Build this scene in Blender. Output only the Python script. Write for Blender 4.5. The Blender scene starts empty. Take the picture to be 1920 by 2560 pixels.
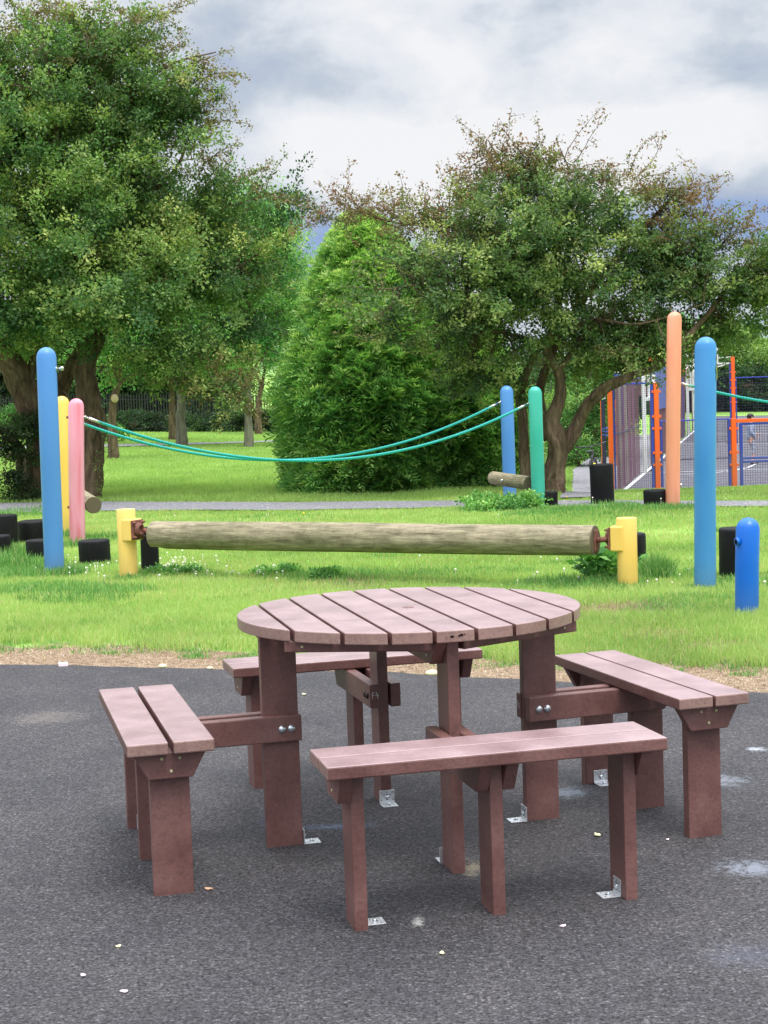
import bpy, bmesh, math, random
import numpy as np
from mathutils import Vector, Matrix
random.seed(7)
RNG = np.random.default_rng(7)
PI = math.pi
SC = bpy.context.scene
COL = SC.collection

# ------------------------------------------------------------------ camera geometry (measured from the table)
F_, P_, R_, H_ = 3927.2, .0698, .0341, 1.4171
_F = np.array([0, math.cos(P_), -math.sin(P_)]); _U = np.array([0, math.sin(P_), math.cos(P_)]); _E = np.array([1., 0, 0])
_RT = math.cos(R_)*_E - math.sin(R_)*_U; _UP = math.sin(R_)*_E + math.cos(R_)*_U
def ray(x, y): return _F + _RT*(x-960)/F_ - _UP*(y-1280)/F_
def G(x, y, z=0.):
    d = ray(x, y); t = (z-H_)/d[2]; return Vector(np.array([0, 0, H_]) + d*t)
def A(x, y, Y):
    d = ray(x, y); return Vector(np.array([0, 0, H_]) + d*Y/d[1])
def px2m(px, Y): return px*Y/F_

def srgb(r, g, b):
    f = lambda c: (c/255/12.92) if c/255 <= .04045 else ((c/255+.055)/1.055)**2.4
    return (f(r), f(g), f(b), 1)

# ------------------------------------------------------------------ noise
def _hash(ix, iy, iz, s):
    h = (ix*374761393 + iy*668265263 + iz*2147483647 + s*974634777) & 0xffffffff
    h = ((h ^ (h >> 13))*1274126177) & 0xffffffff
    return ((h ^ (h >> 16)) & 0xffff)/65535.
def vnoise(x, y, z=0., s=0):
    x = np.asarray(x, float); y = np.asarray(y, float); z = np.asarray(z, float)+0*x
    xi, yi, zi = np.floor(x).astype(np.int64), np.floor(y).astype(np.int64), np.floor(z).astype(np.int64)
    xf, yf, zf = x-xi, y-yi, z-zi
    u, v, w = xf*xf*(3-2*xf), yf*yf*(3-2*yf), zf*zf*(3-2*zf)
    r = 0
    for a in (0, 1):
        for b in (0, 1):
            for c in (0, 1):
                r = r + _hash(xi+a, yi+b, zi+c, s)*(u if a else 1-u)*(v if b else 1-v)*(w if c else 1-w)
    return r
def fbm(x, y, z=0., s=0): return .55*vnoise(x, y, z, s)+.3*vnoise(x*2.1, y*2.1, np.asarray(z)*2.1, s+1)+.15*vnoise(x*4.3, y*4.3, np.asarray(z)*4.3, s+2)
def sst(a, b, x):
    t = np.clip((np.asarray(x, float)-a)/(b-a), 0, 1); return t*t*(3-2*t)

# ------------------------------------------------------------------ terrain height
CZ = -.583
def zt(x, y):
    x = np.asarray(x, float); y = np.asarray(y, float)
    z = .05*(fbm(x/3, y/3, 0, 5)-.5)*sst(9, 12, y)
    dip = sst(1.0, 4.0, x)*np.clip((y-21.8)/9.8, 0, 1)
    z = z*(1-dip) + CZ*dip
    left = 1-sst(10, 40, x)
    z = z + left*6.0*sst(88, 240, y)
    z = z + 14*sst(180, 620, y)*left
    z = z + (1-left)*30*sst(240, 1100, y)
    z = z + .45*sst(26, 60, y)*sst(-3, -20, x)
    return z
def Z(x, y): return float(zt(x, y))
def edge_y(x):   # where the tarmac stops and the lawn starts
    return np.interp(np.asarray(x, float), [-30, -6, -2.16, 0, 1.78, 6, 30], [22, 10.6, 8.82, 8.13, 7.22, 5.0, -8])

# ------------------------------------------------------------------ mesh helpers
def new_obj(name, me, mat=None, parent=None, label=None):
    o = bpy.data.objects.new(name, me); COL.objects.link(o)
    if mat is not None:
        for m in (mat if isinstance(mat, (list, tuple)) else [mat]): me.materials.append(m)
    if parent is not None: o.parent = parent
    if label: o['label'] = label
    return o
def tag(o, label=None, cat=None, group=None, kind=None):
    if label: o['label'] = label
    if cat: o['category'] = cat
    if group: o['group'] = group
    if kind: o['kind'] = kind
    return o
def empty(name, loc, rz=0.):
    o = bpy.data.objects.new(name, None); COL.objects.link(o); o.location = loc; o.rotation_euler = (0, 0, rz)
    o.empty_display_size = .1
    return o
def mesh_np(name, V, Fq, smooth=False, fattr=None):
    """V (n,3); Fq (m,k) int, constant k; fattr dict name->(m,) floats."""
    me = bpy.data.meshes.new(name); V = np.asarray(V, np.float32); Fq = np.asarray(Fq, np.int32); m, k = Fq.shape
    me.vertices.add(len(V)); me.vertices.foreach_set('co', V.ravel())
    me.loops.add(m*k); me.loops.foreach_set('vertex_index', Fq.ravel())
    me.polygons.add(m); me.polygons.foreach_set('loop_start', np.arange(0, m*k, k, dtype=np.int32))
    if smooth: me.polygons.foreach_set('use_smooth', np.ones(m, bool))
    me.update(calc_edges=True)
    if fattr:
        for n, a in fattr.items():
            at = me.attributes.new(n, 'FLOAT', 'FACE'); at.data.foreach_set('value', np.asarray(a, np.float32))
    return me
class MB:
    """collects shapes into one mesh"""
    def __init__(s): s.bm = bmesh.new()
    def box(s, c, d, rz=0., bev=0., M=None, seg=2):
        r = bmesh.ops.create_cube(s.bm, size=1.); v = r['verts']
        bmesh.ops.scale(s.bm, verts=v, vec=d)
        T = Matrix.Translation(c) @ Matrix.Rotation(rz, 4, 'Z')
        if M is not None: T = M @ T
        bmesh.ops.transform(s.bm, matrix=T, verts=v)
        if bev:
            e = list({e for q in v for e in q.link_edges})
            bmesh.ops.bevel(s.bm, geom=e, offset=bev, segments=seg, affect='EDGES', profile=.5)
        return s
    def prism(s, pts, z0, z1, bev=0., M=None, seg=2):
        lo = [s.bm.verts.new((x, y, z0)) for x, y in pts]; hi = [s.bm.verts.new((x, y, z1)) for x, y in pts]
        n = len(pts); fs = [s.bm.faces.new(lo[::-1]), s.bm.faces.new(hi)]
        for i in range(n): fs.append(s.bm.faces.new((lo[i], lo[(i+1) % n], hi[(i+1) % n], hi[i])))
        if M is not None: bmesh.ops.transform(s.bm, matrix=M, verts=lo+hi)
        bmesh.ops.recalc_face_normals(s.bm, faces=fs)
        if bev:
            e = list({e for q in lo+hi for e in q.link_edges})
            bmesh.ops.bevel(s.bm, geom=e, offset=bev, segments=seg, affect='EDGES', profile=.5)
        return s
    def lathe(s, prof, n=32, M=None, wob=None):
        rings = []
        for k, (r, z) in enumerate(prof):
            if r < 1e-6: rings.append([s.bm.verts.new((0, 0, z))]); continue
            rg = []
            for i in range(n):
                a = 2*PI*i/n; q = r*(1+(wob(a, z) if wob else 0)); rg.append(s.bm.verts.new((q*math.cos(a), q*math.sin(a), z)))
            rings.append(rg)
        for a, b in zip(rings, rings[1:]):
            for i in range(n):
                j = (i+1) % n
                if len(a) == 1 and len(b) == 1: continue
                if len(a) == 1: f = s.bm.faces.new((a[0], b[j], b[i]))
                elif len(b) == 1: f = s.bm.faces.new((a[i], a[j], b[0]))
                else: f = s.bm.faces.new((a[i], a[j], b[j], b[i]))
                f.smooth = True
        vs = [v for rg in rings for v in rg]
        if M is not None: bmesh.ops.transform(s.bm, matrix=M, verts=vs)
        return s
    def tube(s, pts, rad, n=8, cap=True, wob=0., seed=0):
        pts = [Vector(p) for p in pts]; m = len(pts)
        if not hasattr(rad, '__len__'): rad = [rad]*m
        rings = []; up = None
        for k in range(m):
            t = (pts[min(k+1, m-1)]-pts[max(k-1, 0)]).normalized()
            if up is None: up = t.orthogonal().normalized()
            else: up = (up - t*up.dot(t)).normalized()
            b = t.cross(up)
            rg = []
            for i in range(n):
                a = 2*PI*i/n; r = rad[k]
                if wob: r *= 1+wob*(2*float(vnoise(a*1.3+seed, k*.35, 0, seed))-1)+wob*.6*math.sin(3*a+k*.25+seed)
                rg.append(s.bm.verts.new(pts[k]+(up*math.cos(a)+b*math.sin(a))*r))
            rings.append(rg)
        for a, b in zip(rings, rings[1:]):
            for i in range(n):
                j = (i+1) % n; f = s.bm.faces.new((a[i], a[j], b[j], b[i])); f.smooth = True
        if cap:
            s.bm.faces.new(rings[0][::-1]); s.bm.faces.new(rings[-1])
        return s
    def ball(s, c, r, sc=(1, 1, 1), u=12, v=8, M=None):
        q = bmesh.ops.create_uvsphere(s.bm, u_segments=u, v_segments=v, radius=r)['verts']
        T = Matrix.Translation(c) @ Matrix.Diagonal((*sc, 1))
        if M is not None: T = M @ T
        bmesh.ops.transform(s.bm, matrix=T, verts=q)
        for w in q:
            for f in w.link_faces: f.smooth = True
        return s
    def xf(s, M): bmesh.ops.transform(s.bm, matrix=M, verts=s.bm.verts[:]); return s
    def build(s, name, mat=None, parent=None, label=None, smooth_by=None):
        me = bpy.data.meshes.new(name); s.bm.to_mesh(me); s.bm.free()
        return new_obj(name, me, mat, parent, label)

# ------------------------------------------------------------------ materials
def mk(name, base=(.5, .5, .5, 1), rough=.6, spec=.5, metal=0.):
    m = bpy.data.materials.new(name); m.use_nodes = True; nt = m.node_tree; b = nt.nodes['Principled BSDF']
    b.inputs['Base Color'].default_value = base; b.inputs['Roughness'].default_value = rough
    b.inputs['Specular IOR Level'].default_value = spec; b.inputs['Metallic'].default_value = metal
    return m, nt, b
def nd(nt, t, **k):
    n = nt.nodes.new(t)
    for a, v in k.items():
        if a in n.inputs: n.inputs[a].default_value = v
        else: setattr(n, a, v)
    return n
def noise(nt, scale, detail=4, co='Object', rough=.55, sc=(1, 1, 1), dist=0., loc=(0, 0, 0)):
    tc = nd(nt, 'ShaderNodeTexCoord'); mp = nd(nt, 'ShaderNodeMapping'); mp.inputs['Scale'].default_value = sc; mp.inputs['Location'].default_value = loc
    nt.links.new(tc.outputs[co], mp.inputs[0])
    n = nd(nt, 'ShaderNodeTexNoise'); n.inputs['Scale'].default_value = scale; n.inputs['Detail'].default_value = detail
    n.inputs['Roughness'].default_value = rough; n.inputs['Distortion'].default_value = dist
    nt.links.new(mp.outputs[0], n.inputs['Vector']); return n
def ramp(nt, src, stops, interp='LINEAR'):
    r = nd(nt, 'ShaderNodeValToRGB'); cr = r.color_ramp; cr.interpolation = interp
    while len(cr.elements) < len(stops): cr.elements.new(.5)
    for e, (p, c) in zip(cr.elements, stops):
        e.position = p; e.color = c if hasattr(c, '__len__') else (c, c, c, 1)
    nt.links.new(src, r.inputs[0]); return r
def mix(nt, fac, a, b, mode='MIX'):
    m = nd(nt, 'ShaderNodeMix', data_type='RGBA', blend_type=mode)
    for i, v in ((0, fac), (6, a), (7, b)):
        if hasattr(v, 'is_linked') or isinstance(v, bpy.types.NodeSocket): nt.links.new(v, m.inputs[i])
        else: m.inputs[i].default_value = v
    return m.outputs[2]
def bump(nt, b, src, st=.3, dist=.01, prev=None):
    n = nd(nt, 'ShaderNodeBump'); n.inputs['Strength'].default_value = st; n.inputs['Distance'].default_value = dist
    nt.links.new(src, n.inputs['Height'])
    if prev is not None: nt.links.new(prev, n.inputs['Normal'])
    nt.links.new(n.outputs[0], b.inputs['Normal']); return n.outputs[0]
L = lambda nt, a, b: nt.links.new(a, b)

def m_plastic(name, c0, c1, c2, amt=.5, sc4=.45):
    m, nt, b = mk(name, rough=.42, spec=.55)
    n1 = noise(nt, 7, 5); n2 = noise(nt, 90, 3, rough=.7); n3 = noise(nt, 2.2, 3, loc=(3, 1, 4))
    r = ramp(nt, n1.outputs[0], [(.3, c0), (.52, c1), (.75, c2)])
    r2 = ramp(nt, n2.outputs[0], [(.32, (.55, .55, .55, 1)), (.5, (1, 1, 1, 1)), (.72, (1.25, 1.2, 1.2, 1))])
    c = mix(nt, amt, r.outputs[0], r2.outputs[0], 'MULTIPLY')
    # pale scuffs and dust
    n4 = noise(nt, 26, 6, rough=.75, dist=1.2); s = ramp(nt, n4.outputs[0], [(.66, 0.), (.74, sc4)])
    c = mix(nt, s.outputs[0], c, srgb(196, 160, 150))
    L(nt, c, b.inputs['Base Color'])
    rr = ramp(nt, n1.outputs[0], [(.3, .34), (.7, .52)]); L(nt, rr.outputs[0], b.inputs['Roughness'])
    n7 = noise(nt, 160, 4, sc=(1, 1, .35), rough=.8); p = bump(nt, b, n7.outputs[0], .3, .003); p = bump(nt, b, n2.outputs[0], .25, .004, p); bump(nt, b, n1.outputs[0], .25, .006, p)
    return m
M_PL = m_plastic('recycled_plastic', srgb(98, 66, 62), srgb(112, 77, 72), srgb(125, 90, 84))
M_PLT = m_plastic('recycled_plastic_top_sheen', srgb(134, 108, 108), srgb(146, 120, 121), srgb(158, 134, 134), .3, .25)  # same plastic made paler: sky reflection on upward faces put into base colour
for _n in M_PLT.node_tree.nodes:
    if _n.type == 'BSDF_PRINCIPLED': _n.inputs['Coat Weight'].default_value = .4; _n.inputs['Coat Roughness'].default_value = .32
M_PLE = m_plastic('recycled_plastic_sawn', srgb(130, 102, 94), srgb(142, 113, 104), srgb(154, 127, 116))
def m_metal(name, base, rough, metal=1., n=40):
    m, nt, b = mk(name, base, rough, .5, metal); q = noise(nt, n, 4)
    r = ramp(nt, q.outputs[0], [(.3, tuple(c*.75 for c in base[:3])+(1,)), (.7, base)]); L(nt, r.outputs[0], b.inputs['Base Color'])
    bump(nt, b, q.outputs[0], .1, .002); return m
M_GALV = m_metal('galvanised_steel', (.78, .8, .82, 1), .42, .75)
M_BOLT = m_metal('zinc_bolt', (.7, .74, .78, 1), .3, .9)
M_BRONZE = m_metal('brown_bolt_cap', srgb(62, 40, 32), .35, .3)
M_SCREW = m_metal('brass_screw', srgb(205, 205, 160), .4, .6)
M_CHROME = m_metal('stainless', (.72, .7, .68, 1), .28, 1.)
M_RUST, nt, b = mk('rusted_iron', rough=.75)
q = noise(nt, 30, 6, rough=.7); r = ramp(nt, q.outputs[0], [(.3, srgb(70, 42, 38)), (.5, srgb(112, 68, 56)), (.7, srgb(150, 96, 74))]); L(nt, r.outputs[0], b.inputs['Base Color']); bump(nt, b, q.outputs[0], .5, .004)
M_CHALK, _, _ = mk('white_chalk', srgb(225, 225, 225), .9, .1)
M_DARK, _, _ = mk('dark_void', (.01, .006, .006, 1), .9, .1)

def m_paint(name, base, dirt=(.12, .1, .08, 1), fade=(1, 1, 1, 1), amt=.25, rough=.42, drips=None, damt=0., scuff=.66):
    m, nt, b = mk(name, base, rough, .45)
    n1 = noise(nt, 2.2, 4, sc=(1, 1, .35)); f = ramp(nt, n1.outputs[0], [(.35, 0.), (.7, amt)])
    c = mix(nt, f.outputs[0], base, fade)
    n2 = noise(nt, 14, 6, rough=.75, sc=(1, 1, .5)); s = ramp(nt, n2.outputs[0], [(scuff, 0.), (scuff+.1, .35)])
    c = mix(nt, s.outputs[0], c, dirt)
    if drips:
        n3 = noise(nt, 5, 3, sc=(1, 1, .1), dist=.6); d = ramp(nt, n3.outputs[0], [(.45, 0.), (.62, damt)])
        c = mix(nt, d.outputs[0], c, drips)
    n5 = noise(nt, 75, 2, rough=.8); g = ramp(nt, n5.outputs[0], [(.7, 0.), (.76, .5)])
    c = mix(nt, g.outputs[0], c, (.05, .05, .05, 1))
    tcz = nd(nt, 'ShaderNodeTexCoord'); sz = nd(nt, 'ShaderNodeSeparateXYZ'); L(nt, tcz.outputs['Object'], sz.inputs[0])
    zf = nd(nt, 'ShaderNodeMapRange'); L(nt, sz.outputs[2], zf.inputs[0]); zf.inputs[1].default_value = .28; zf.inputs[2].default_value = .02; zf.inputs[3].default_value = -.1; zf.inputs[4].default_value = .55
    zm_ = nd(nt, 'ShaderNodeMath', operation='MULTIPLY'); L(nt, zf.outputs[0], zm_.inputs[0]); L(nt, n2.outputs[0], zm_.inputs[1]); zm_.use_clamp = True
    c = mix(nt, zm_.outputs[0], c, srgb(96, 104, 74))
    n6 = noise(nt, 30, 5, sc=(1, 1, .05), rough=.8); cr_ = ramp(nt, n6.outputs[0], [(.27, .45), (.31, 0.)]); c = mix(nt, cr_.outputs[0], c, tuple(q*.3 for q in base[:3])+(1,))
    L(nt, c, b.inputs['Base Color']); bump(nt, b, n2.outputs[0], .12, .004)
    return m
M_BLUE = m_paint('faded_blue_paint', srgb(52, 126, 186), fade=srgb(90, 154, 200), amt=.6, dirt=srgb(60, 80, 100))
M_BLUE2 = m_paint('powder_blue_paint', srgb(70, 128, 190), fade=srgb(96, 148, 200), amt=.5, dirt=srgb(60, 80, 110))
M_BLUE3 = m_paint('fresh_blue_paint', srgb(8, 96, 196), fade=srgb(30, 120, 210), amt=.3, dirt=srgb(20, 60, 130), rough=.35)
M_PINK = m_paint('faded_pink_paint', srgb(216, 140, 156), fade=srgb(220, 164, 184), amt=.7, drips=srgb(206, 84, 96), damt=.7, dirt=srgb(190, 90, 60), scuff=.7)
M_YEL = m_paint('faded_yellow_paint', srgb(232, 190, 78), fade=srgb(232, 206, 130), amt=.6, dirt=srgb(150, 110, 60), scuff=.68, drips=srgb(205, 150, 60), damt=.25)
M_YEL2 = m_paint('yellow_roller_paint', srgb(236, 194, 96), fade=srgb(236, 206, 130), amt=.5, dirt=srgb(160, 120, 60), scuff=.7)
M_SALMON = m_paint('faded_orange_paint', srgb(226, 142, 110), fade=srgb(228, 166, 142), amt=.8, drips=srgb(214, 120, 82), damt=.5, dirt=srgb(170, 110, 80), scuff=.68)
M_TEAL = m_paint('faded_green_paint', srgb(40, 160, 140), fade=srgb(90, 186, 168), amt=.7, dirt=srgb(50, 110, 90), scuff=.66)
M_ORG = m_paint('orange_steel', srgb(236, 92, 26), fade=srgb(240, 120, 60), amt=.4, dirt=srgb(160, 70, 30), scuff=.7)
M_NAVY = m_paint('blue_steel', srgb(48, 62, 160), fade=srgb(70, 84, 176), amt=.3, scuff=.72)
M_WHT = m_paint('white_steel', srgb(226, 226, 226), fade=srgb(205, 205, 200), amt=.4, dirt=srgb(150, 140, 130), scuff=.68)
M_WIRE, _, _ = mk('mesh_wire', srgb(52, 50, 84), .5, .4)
M_WIRE2, _, _ = mk('mesh_wire_maroon', srgb(122, 92, 98), .5, .4)
M_PANEL = m_paint('blue_panel', srgb(56, 66, 150), fade=srgb(80, 90, 170), amt=.4)
M_BLK, nt, b = mk('black_stained_timber', rough=.6, spec=.22)
q = noise(nt, 9, 6, sc=(1, 1, .3), rough=.7); r = ramp(nt, q.outputs[0], [(.35, (.002, .002, .003, 1)), (.6, (.005, .005, .006, 1)), (.76, (.016, .018, .015, 1))]); L(nt, r.outputs[0], b.inputs['Base Color'])
q2 = noise(nt, 45, 4, sc=(1, 1, .2)); bump(nt, b, q2.outputs[0], .5, .006)
def m_wood(name, cols, axis=(.13, 1, 1)):
    m, nt, b = mk(name, rough=.75, spec=.25)
    n1 = noise(nt, 38, 8, sc=axis, rough=.7, dist=.5); r = ramp(nt, n1.outputs[0], [(.25, cols[0]), (.42, cols[1]), (.58, cols[2]), (.78, cols[3])])
    n2 = noise(nt, 1.7, 4, loc=(5, 2, 1)); g = ramp(nt, n2.outputs[0], [(.35, (.62, .66, .5, 1)), (.6, (1.1, 1.05, 1, 1))])
    c = mix(nt, .75, r.outputs[0], g.outputs[0], 'MULTIPLY')
    n3 = noise(nt, 26, 6, sc=(axis[0]*.35, 1, 1), rough=.75); k = ramp(nt, n3.outputs[0], [(.34, .9), (.40, 0.)])
    c = mix(nt, k.outputs[0], c, srgb(46, 38, 30))
    n8 = noise(nt, 9, 6, sc=(1, 1, 1), rough=.8, loc=(1, 7, 3)); g8 = ramp(nt, n8.outputs[0], [(.35, (.72, .72, .66, 1)), (.5, (1, 1, 1, 1)), (.68, (1.22, 1.2, 1.16, 1))]); c = mix(nt, .9, c, g8.outputs[0], 'MULTIPLY')
    L(nt, c, b.inputs['Base Color']); p = bump(nt, b, n1.outputs[0], .5, .008); bump(nt, b, n3.outputs[0], .4, .006, p)
    return m
M_LOG = m_wood('weathered_log', [srgb(84, 78, 66), srgb(122, 114, 95), srgb(150, 142, 120), srgb(182, 174, 152)])
M_LOGE, nt, b = mk('log_end_grain', rough=.8)
tc = nd(nt, 'ShaderNodeTexCoord'); w = nd(nt, 'ShaderNodeTexWave', wave_type='RINGS', rings_direction='X'); w.inputs['Scale'].default_value = 26; w.inputs['Distortion'].default_value = 2.5; w.inputs['Detail'].default_value = 3; L(nt, tc.outputs['Object'], w.inputs[0])
r = ramp(nt, w.outputs[0], [(.1, srgb(62, 54, 42)), (.8, srgb(112, 100, 76))]); L(nt, r.outputs[0], b.inputs['Base Color'])
M_ROPE, nt, b = mk('teal_rope', rough=.5)
q = noise(nt, 200, 2); r = ramp(nt, q.outputs[0], [(.3, srgb(0, 130, 124)), (.7, srgb(30, 178, 168))]); L(nt, r.outputs[0], b.inputs['Base Color'])

def m_bark(name, cols, sc=(1, 1, .22), s=9):
    m, nt, b = mk(name, rough=.85, spec=.2)
    n1 = noise(nt, s, 7, sc=sc, rough=.7, dist=.8); r = ramp(nt, n1.outputs[0], [(.3, cols[0]), (.5, cols[1]), (.68, cols[2])])
    n2 = noise(nt, 2.5, 4); g = ramp(nt, n2.outputs[0], [(.4, (.8, .9, .7, 1)), (.65, (1.1, 1.05, 1, 1))])
    c = mix(nt, .7, r.outputs[0], g.outputs[0], 'MULTIPLY'); L(nt, c, b.inputs['Base Color'])
    bump(nt, b, n1.outputs[0], .9, .05); return m
M_BARK = m_bark('hawthorn_bark', [srgb(52, 42, 36), srgb(104, 86, 72), srgb(142, 120, 102)])
M_BARK2 = m_bark('grey_bark', [srgb(76, 72, 66), srgb(118, 112, 102), srgb(146, 140, 128)], s=6)

def m_leaf(name, cols, red=srgb(150, 96, 84), trans=.35, rough=.62):
    """cols: 4 colours dark -> light, picked per leaf by the 'var' attribute"""
    m = bpy.data.materials.new(name); m.use_nodes = True; nt = m.node_tree; b = nt.nodes['Principled BSDF']; out = nt.nodes['Material Output']
    at = nd(nt, 'ShaderNodeAttribute', attribute_name='var'); ar = nd(nt, 'ShaderNodeAttribute', attribute_name='red')
    r = ramp(nt, at.outputs['Fac'], [(0, cols[0]), (.35, cols[1]), (.65, cols[2]), (1, cols[3])])
    c = mix(nt, ar.outputs['Fac'], r.outputs[0], red)
    L(nt, c, b.inputs['Base Color']); b.inputs['Roughness'].default_value = rough; b.inputs['Specular IOR Level'].default_value = .22
    t = nd(nt, 'ShaderNodeBsdfTranslucent'); c2 = mix(nt, 1., c, (1.05, 1.12, .6, 1), 'MULTIPLY'); L(nt, c2, t.inputs['Color'])
    ms = nd(nt, 'ShaderNodeMixShader'); ms.inputs[0].default_value = trans
    L(nt, b.outputs[0], ms.inputs[1]); L(nt, t.outputs[0], ms.inputs[2]); L(nt, ms.outputs[0], out.inputs[0])
    return m
M_HAW = m_leaf('hawthorn_leaf', [srgb(48, 86, 52), srgb(88, 130, 72), srgb(136, 166, 90), srgb(196, 206, 128)])
M_HAW2 = m_leaf('hawthorn_leaf_olive', [srgb(50, 82, 56), srgb(84, 118, 72), srgb(128, 154, 88), srgb(176, 186, 116)])
M_BGT = m_leaf('maple_leaf', [srgb(62, 116, 70), srgb(100, 156, 88), srgb(144, 190, 106), srgb(196, 216, 136)])
M_CON = m_leaf('cypress_scale', [srgb(72, 122, 76), srgb(114, 166, 92), srgb(164, 202, 112), srgb(214, 228, 158)], trans=.35)
M_BUSH = m_leaf('bush_leaf', [srgb(42, 82, 40), srgb(66, 114, 54), srgb(98, 146, 66), srgb(150, 180, 96)])
M_HEDGE = m_leaf('dark_hedge_leaf', [srgb(28, 50, 34), srgb(42, 70, 44), srgb(62, 94, 54), srgb(96, 124, 74)])
M_PALE = m_leaf('pale_tree_leaf', [srgb(70, 104, 60), srgb(104, 140, 76), srgb(142, 170, 92), srgb(176, 194, 116)])
M_GRS = m_leaf('grass_blade', [srgb(120, 142, 80), srgb(146, 174, 98), srgb(168, 194, 112), srgb(200, 210, 144)], red=srgb(200, 182, 136), trans=.4)
M_WEED = m_leaf('weed_leaf', [srgb(74, 124, 66), srgb(100, 154, 80), srgb(134, 184, 98), srgb(178, 210, 130)])
M_LGRS = m_leaf('long_grass_blade', [srgb(78, 122, 66), srgb(102, 150, 80), srgb(134, 180, 100), srgb(178, 206, 140)], red=srgb(200, 186, 140), trans=.35)
M_STRAW = m_leaf('dry_grass_blade', [srgb(150, 128, 110), srgb(180, 158, 136), srgb(204, 184, 160), srgb(222, 208, 188)], red=srgb(120, 90, 64), trans=.25)

# ------------------------------------------------------------------ camera
cam = bpy.data.cameras.new('camera'); co = bpy.data.objects.new('camera', cam); COL.objects.link(co); SC.camera = co
cam.sensor_fit = 'VERTICAL'; cam.sensor_height = 36.; cam.lens = F_/2560*36; cam.clip_end = 6000; cam.clip_start = .05
co.matrix_world = Matrix(((_RT[0], _UP[0], -_F[0], 0), (_RT[1], _UP[1], -_F[1], 0), (_RT[2], _UP[2], -_F[2], H_), (0, 0, 0, 1)))
SC.view_settings.view_transform = 'Standard'; SC.view_settings.look = 'None'; SC.view_settings.exposure = .42; SC.view_settings.gamma = 1.

# ------------------------------------------------------------------ sky and sun
SUN_EL, SUN_AZ = math.radians(68), math.radians(150)      # azimuth clockwise from +Y
wd = bpy.data.worlds.new('World'); SC.world = wd; wd.use_nodes = True; nt = wd.node_tree; bg = nt.nodes['Background']
sky = nd(nt, 'ShaderNodeTexSky', sky_type='NISHITA'); sky.sun_disc = False; sky.sun_elevation = SUN_EL; sky.sun_rotation = SUN_AZ; sky.dust_density = 2.
tc = nd(nt, 'ShaderNodeTexCoord')
vm = nd(nt, 'ShaderNodeMapping'); vm.inputs['Scale'].default_value = (1, 1, 1.7); vm.inputs['Location'].default_value = (.37, .2, .64); L(nt, tc.outputs['Generated'], vm.inputs[0])
n1 = nd(nt, 'ShaderNodeTexNoise'); n1.inputs['Scale'].default_value = 7.5; n1.inputs['Detail'].default_value = 9; n1.inputs['Roughness'].default_value = .58; n1.inputs['Distortion'].default_value = .15; L(nt, vm.outputs[0], n1.inputs['Vector'])
def mth(op, a, b=None, c=None):
    m = nd(nt, 'ShaderNodeMath', operation=op)
    for i, v in enumerate((a, b, c)):
        if v is None: continue
        if isinstance(v, bpy.types.NodeSocket): nt.links.new(v, m.inputs[i])
        else: m.inputs[i].default_value = v
    return m.outputs[0]
# big cloud masses, each at its own bearing in the sky: (photo-measured bearing, angular size, brightness)
acc = mth('MULTIPLY_ADD', n1.outputs[0], 1.5, -.17)
warp = nd(nt, 'ShaderNodeTexNoise'); warp.inputs['Scale'].default_value = 9; warp.inputs['Detail'].default_value = 6; L(nt, tc.outputs['Generated'], warp.inputs['Vector'])
wv = nd(nt, 'ShaderNodeVectorMath', operation='MULTIPLY_ADD'); L(nt, warp.outputs['Color'], wv.inputs[0]); wv.inputs[1].default_value = (.16, .05, .09); 
sub = nd(nt, 'ShaderNodeVectorMath', operation='SUBTRACT'); L(nt, tc.outputs['Generated'], sub.inputs[0]); sub.inputs[1].default_value = (.08, .025, .045); L(nt, sub.outputs[0], wv.inputs[2])
for (px, py, sx, sy, wgt) in [(1370, 230, 240, 130, .36), (1700, 440, 300, 90, .25), (900, 390, 260, 80, .22), (760, 60, 260, 60, .12), (1250, 400, 200, 60, .10),
                              (700, 250, 330, 75, -.26), (1050, 250, 160, 60, -.12), (1800, 210, 160, 60, -.22), (1780, 540, 190, 55, -.6), (790, 610, 120, 70, -.5), (1200, 40, 120, 30, -.18), (1560, 330, 90, 60, -.1), (480, 90, 200, 60, -.14)]:
    d = Vector(ray(px, py)).normalized()
    mp = nd(nt, 'ShaderNodeVectorMath', operation='SUBTRACT'); L(nt, wv.outputs[0], mp.inputs[0]); mp.inputs[1].default_value = d
    sc = nd(nt, 'ShaderNodeVectorMath', operation='MULTIPLY'); L(nt, mp.outputs[0], sc.inputs[0]); sc.inputs[1].default_value = (F_/sx/1.3, F_/sx/1.3, F_/sy/1.3)
    ln = nd(nt, 'ShaderNodeVectorMath', operation='DOT_PRODUCT'); L(nt, sc.outputs[0], ln.inputs[0]); L(nt, sc.outputs[0], ln.inputs[1])
    g = mth('POWER', math.e, mth('MULTIPLY', ln.outputs['Value'], -.5)); acc = mth('ADD', acc, mth('MULTIPLY', g, wgt))
cr = ramp(nt, acc, [(.14, srgb(146, 172, 222)), (.32, srgb(176, 188, 210)), (.48, srgb(200, 209, 221)), (.62, srgb(228, 232, 239)), (.8, srgb(246, 246, 248))])
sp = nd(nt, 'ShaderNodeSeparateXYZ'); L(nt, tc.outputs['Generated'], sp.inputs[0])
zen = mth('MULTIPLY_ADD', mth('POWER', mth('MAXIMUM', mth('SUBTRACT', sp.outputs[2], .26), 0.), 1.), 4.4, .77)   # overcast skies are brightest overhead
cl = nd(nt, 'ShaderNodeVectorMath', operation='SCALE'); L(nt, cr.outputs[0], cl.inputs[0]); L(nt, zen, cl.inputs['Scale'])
ns = nd(nt, 'ShaderNodeVectorMath', operation='SCALE'); L(nt, sky.outputs[0], ns.inputs[0]); ns.inputs['Scale'].default_value = .08
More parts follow.
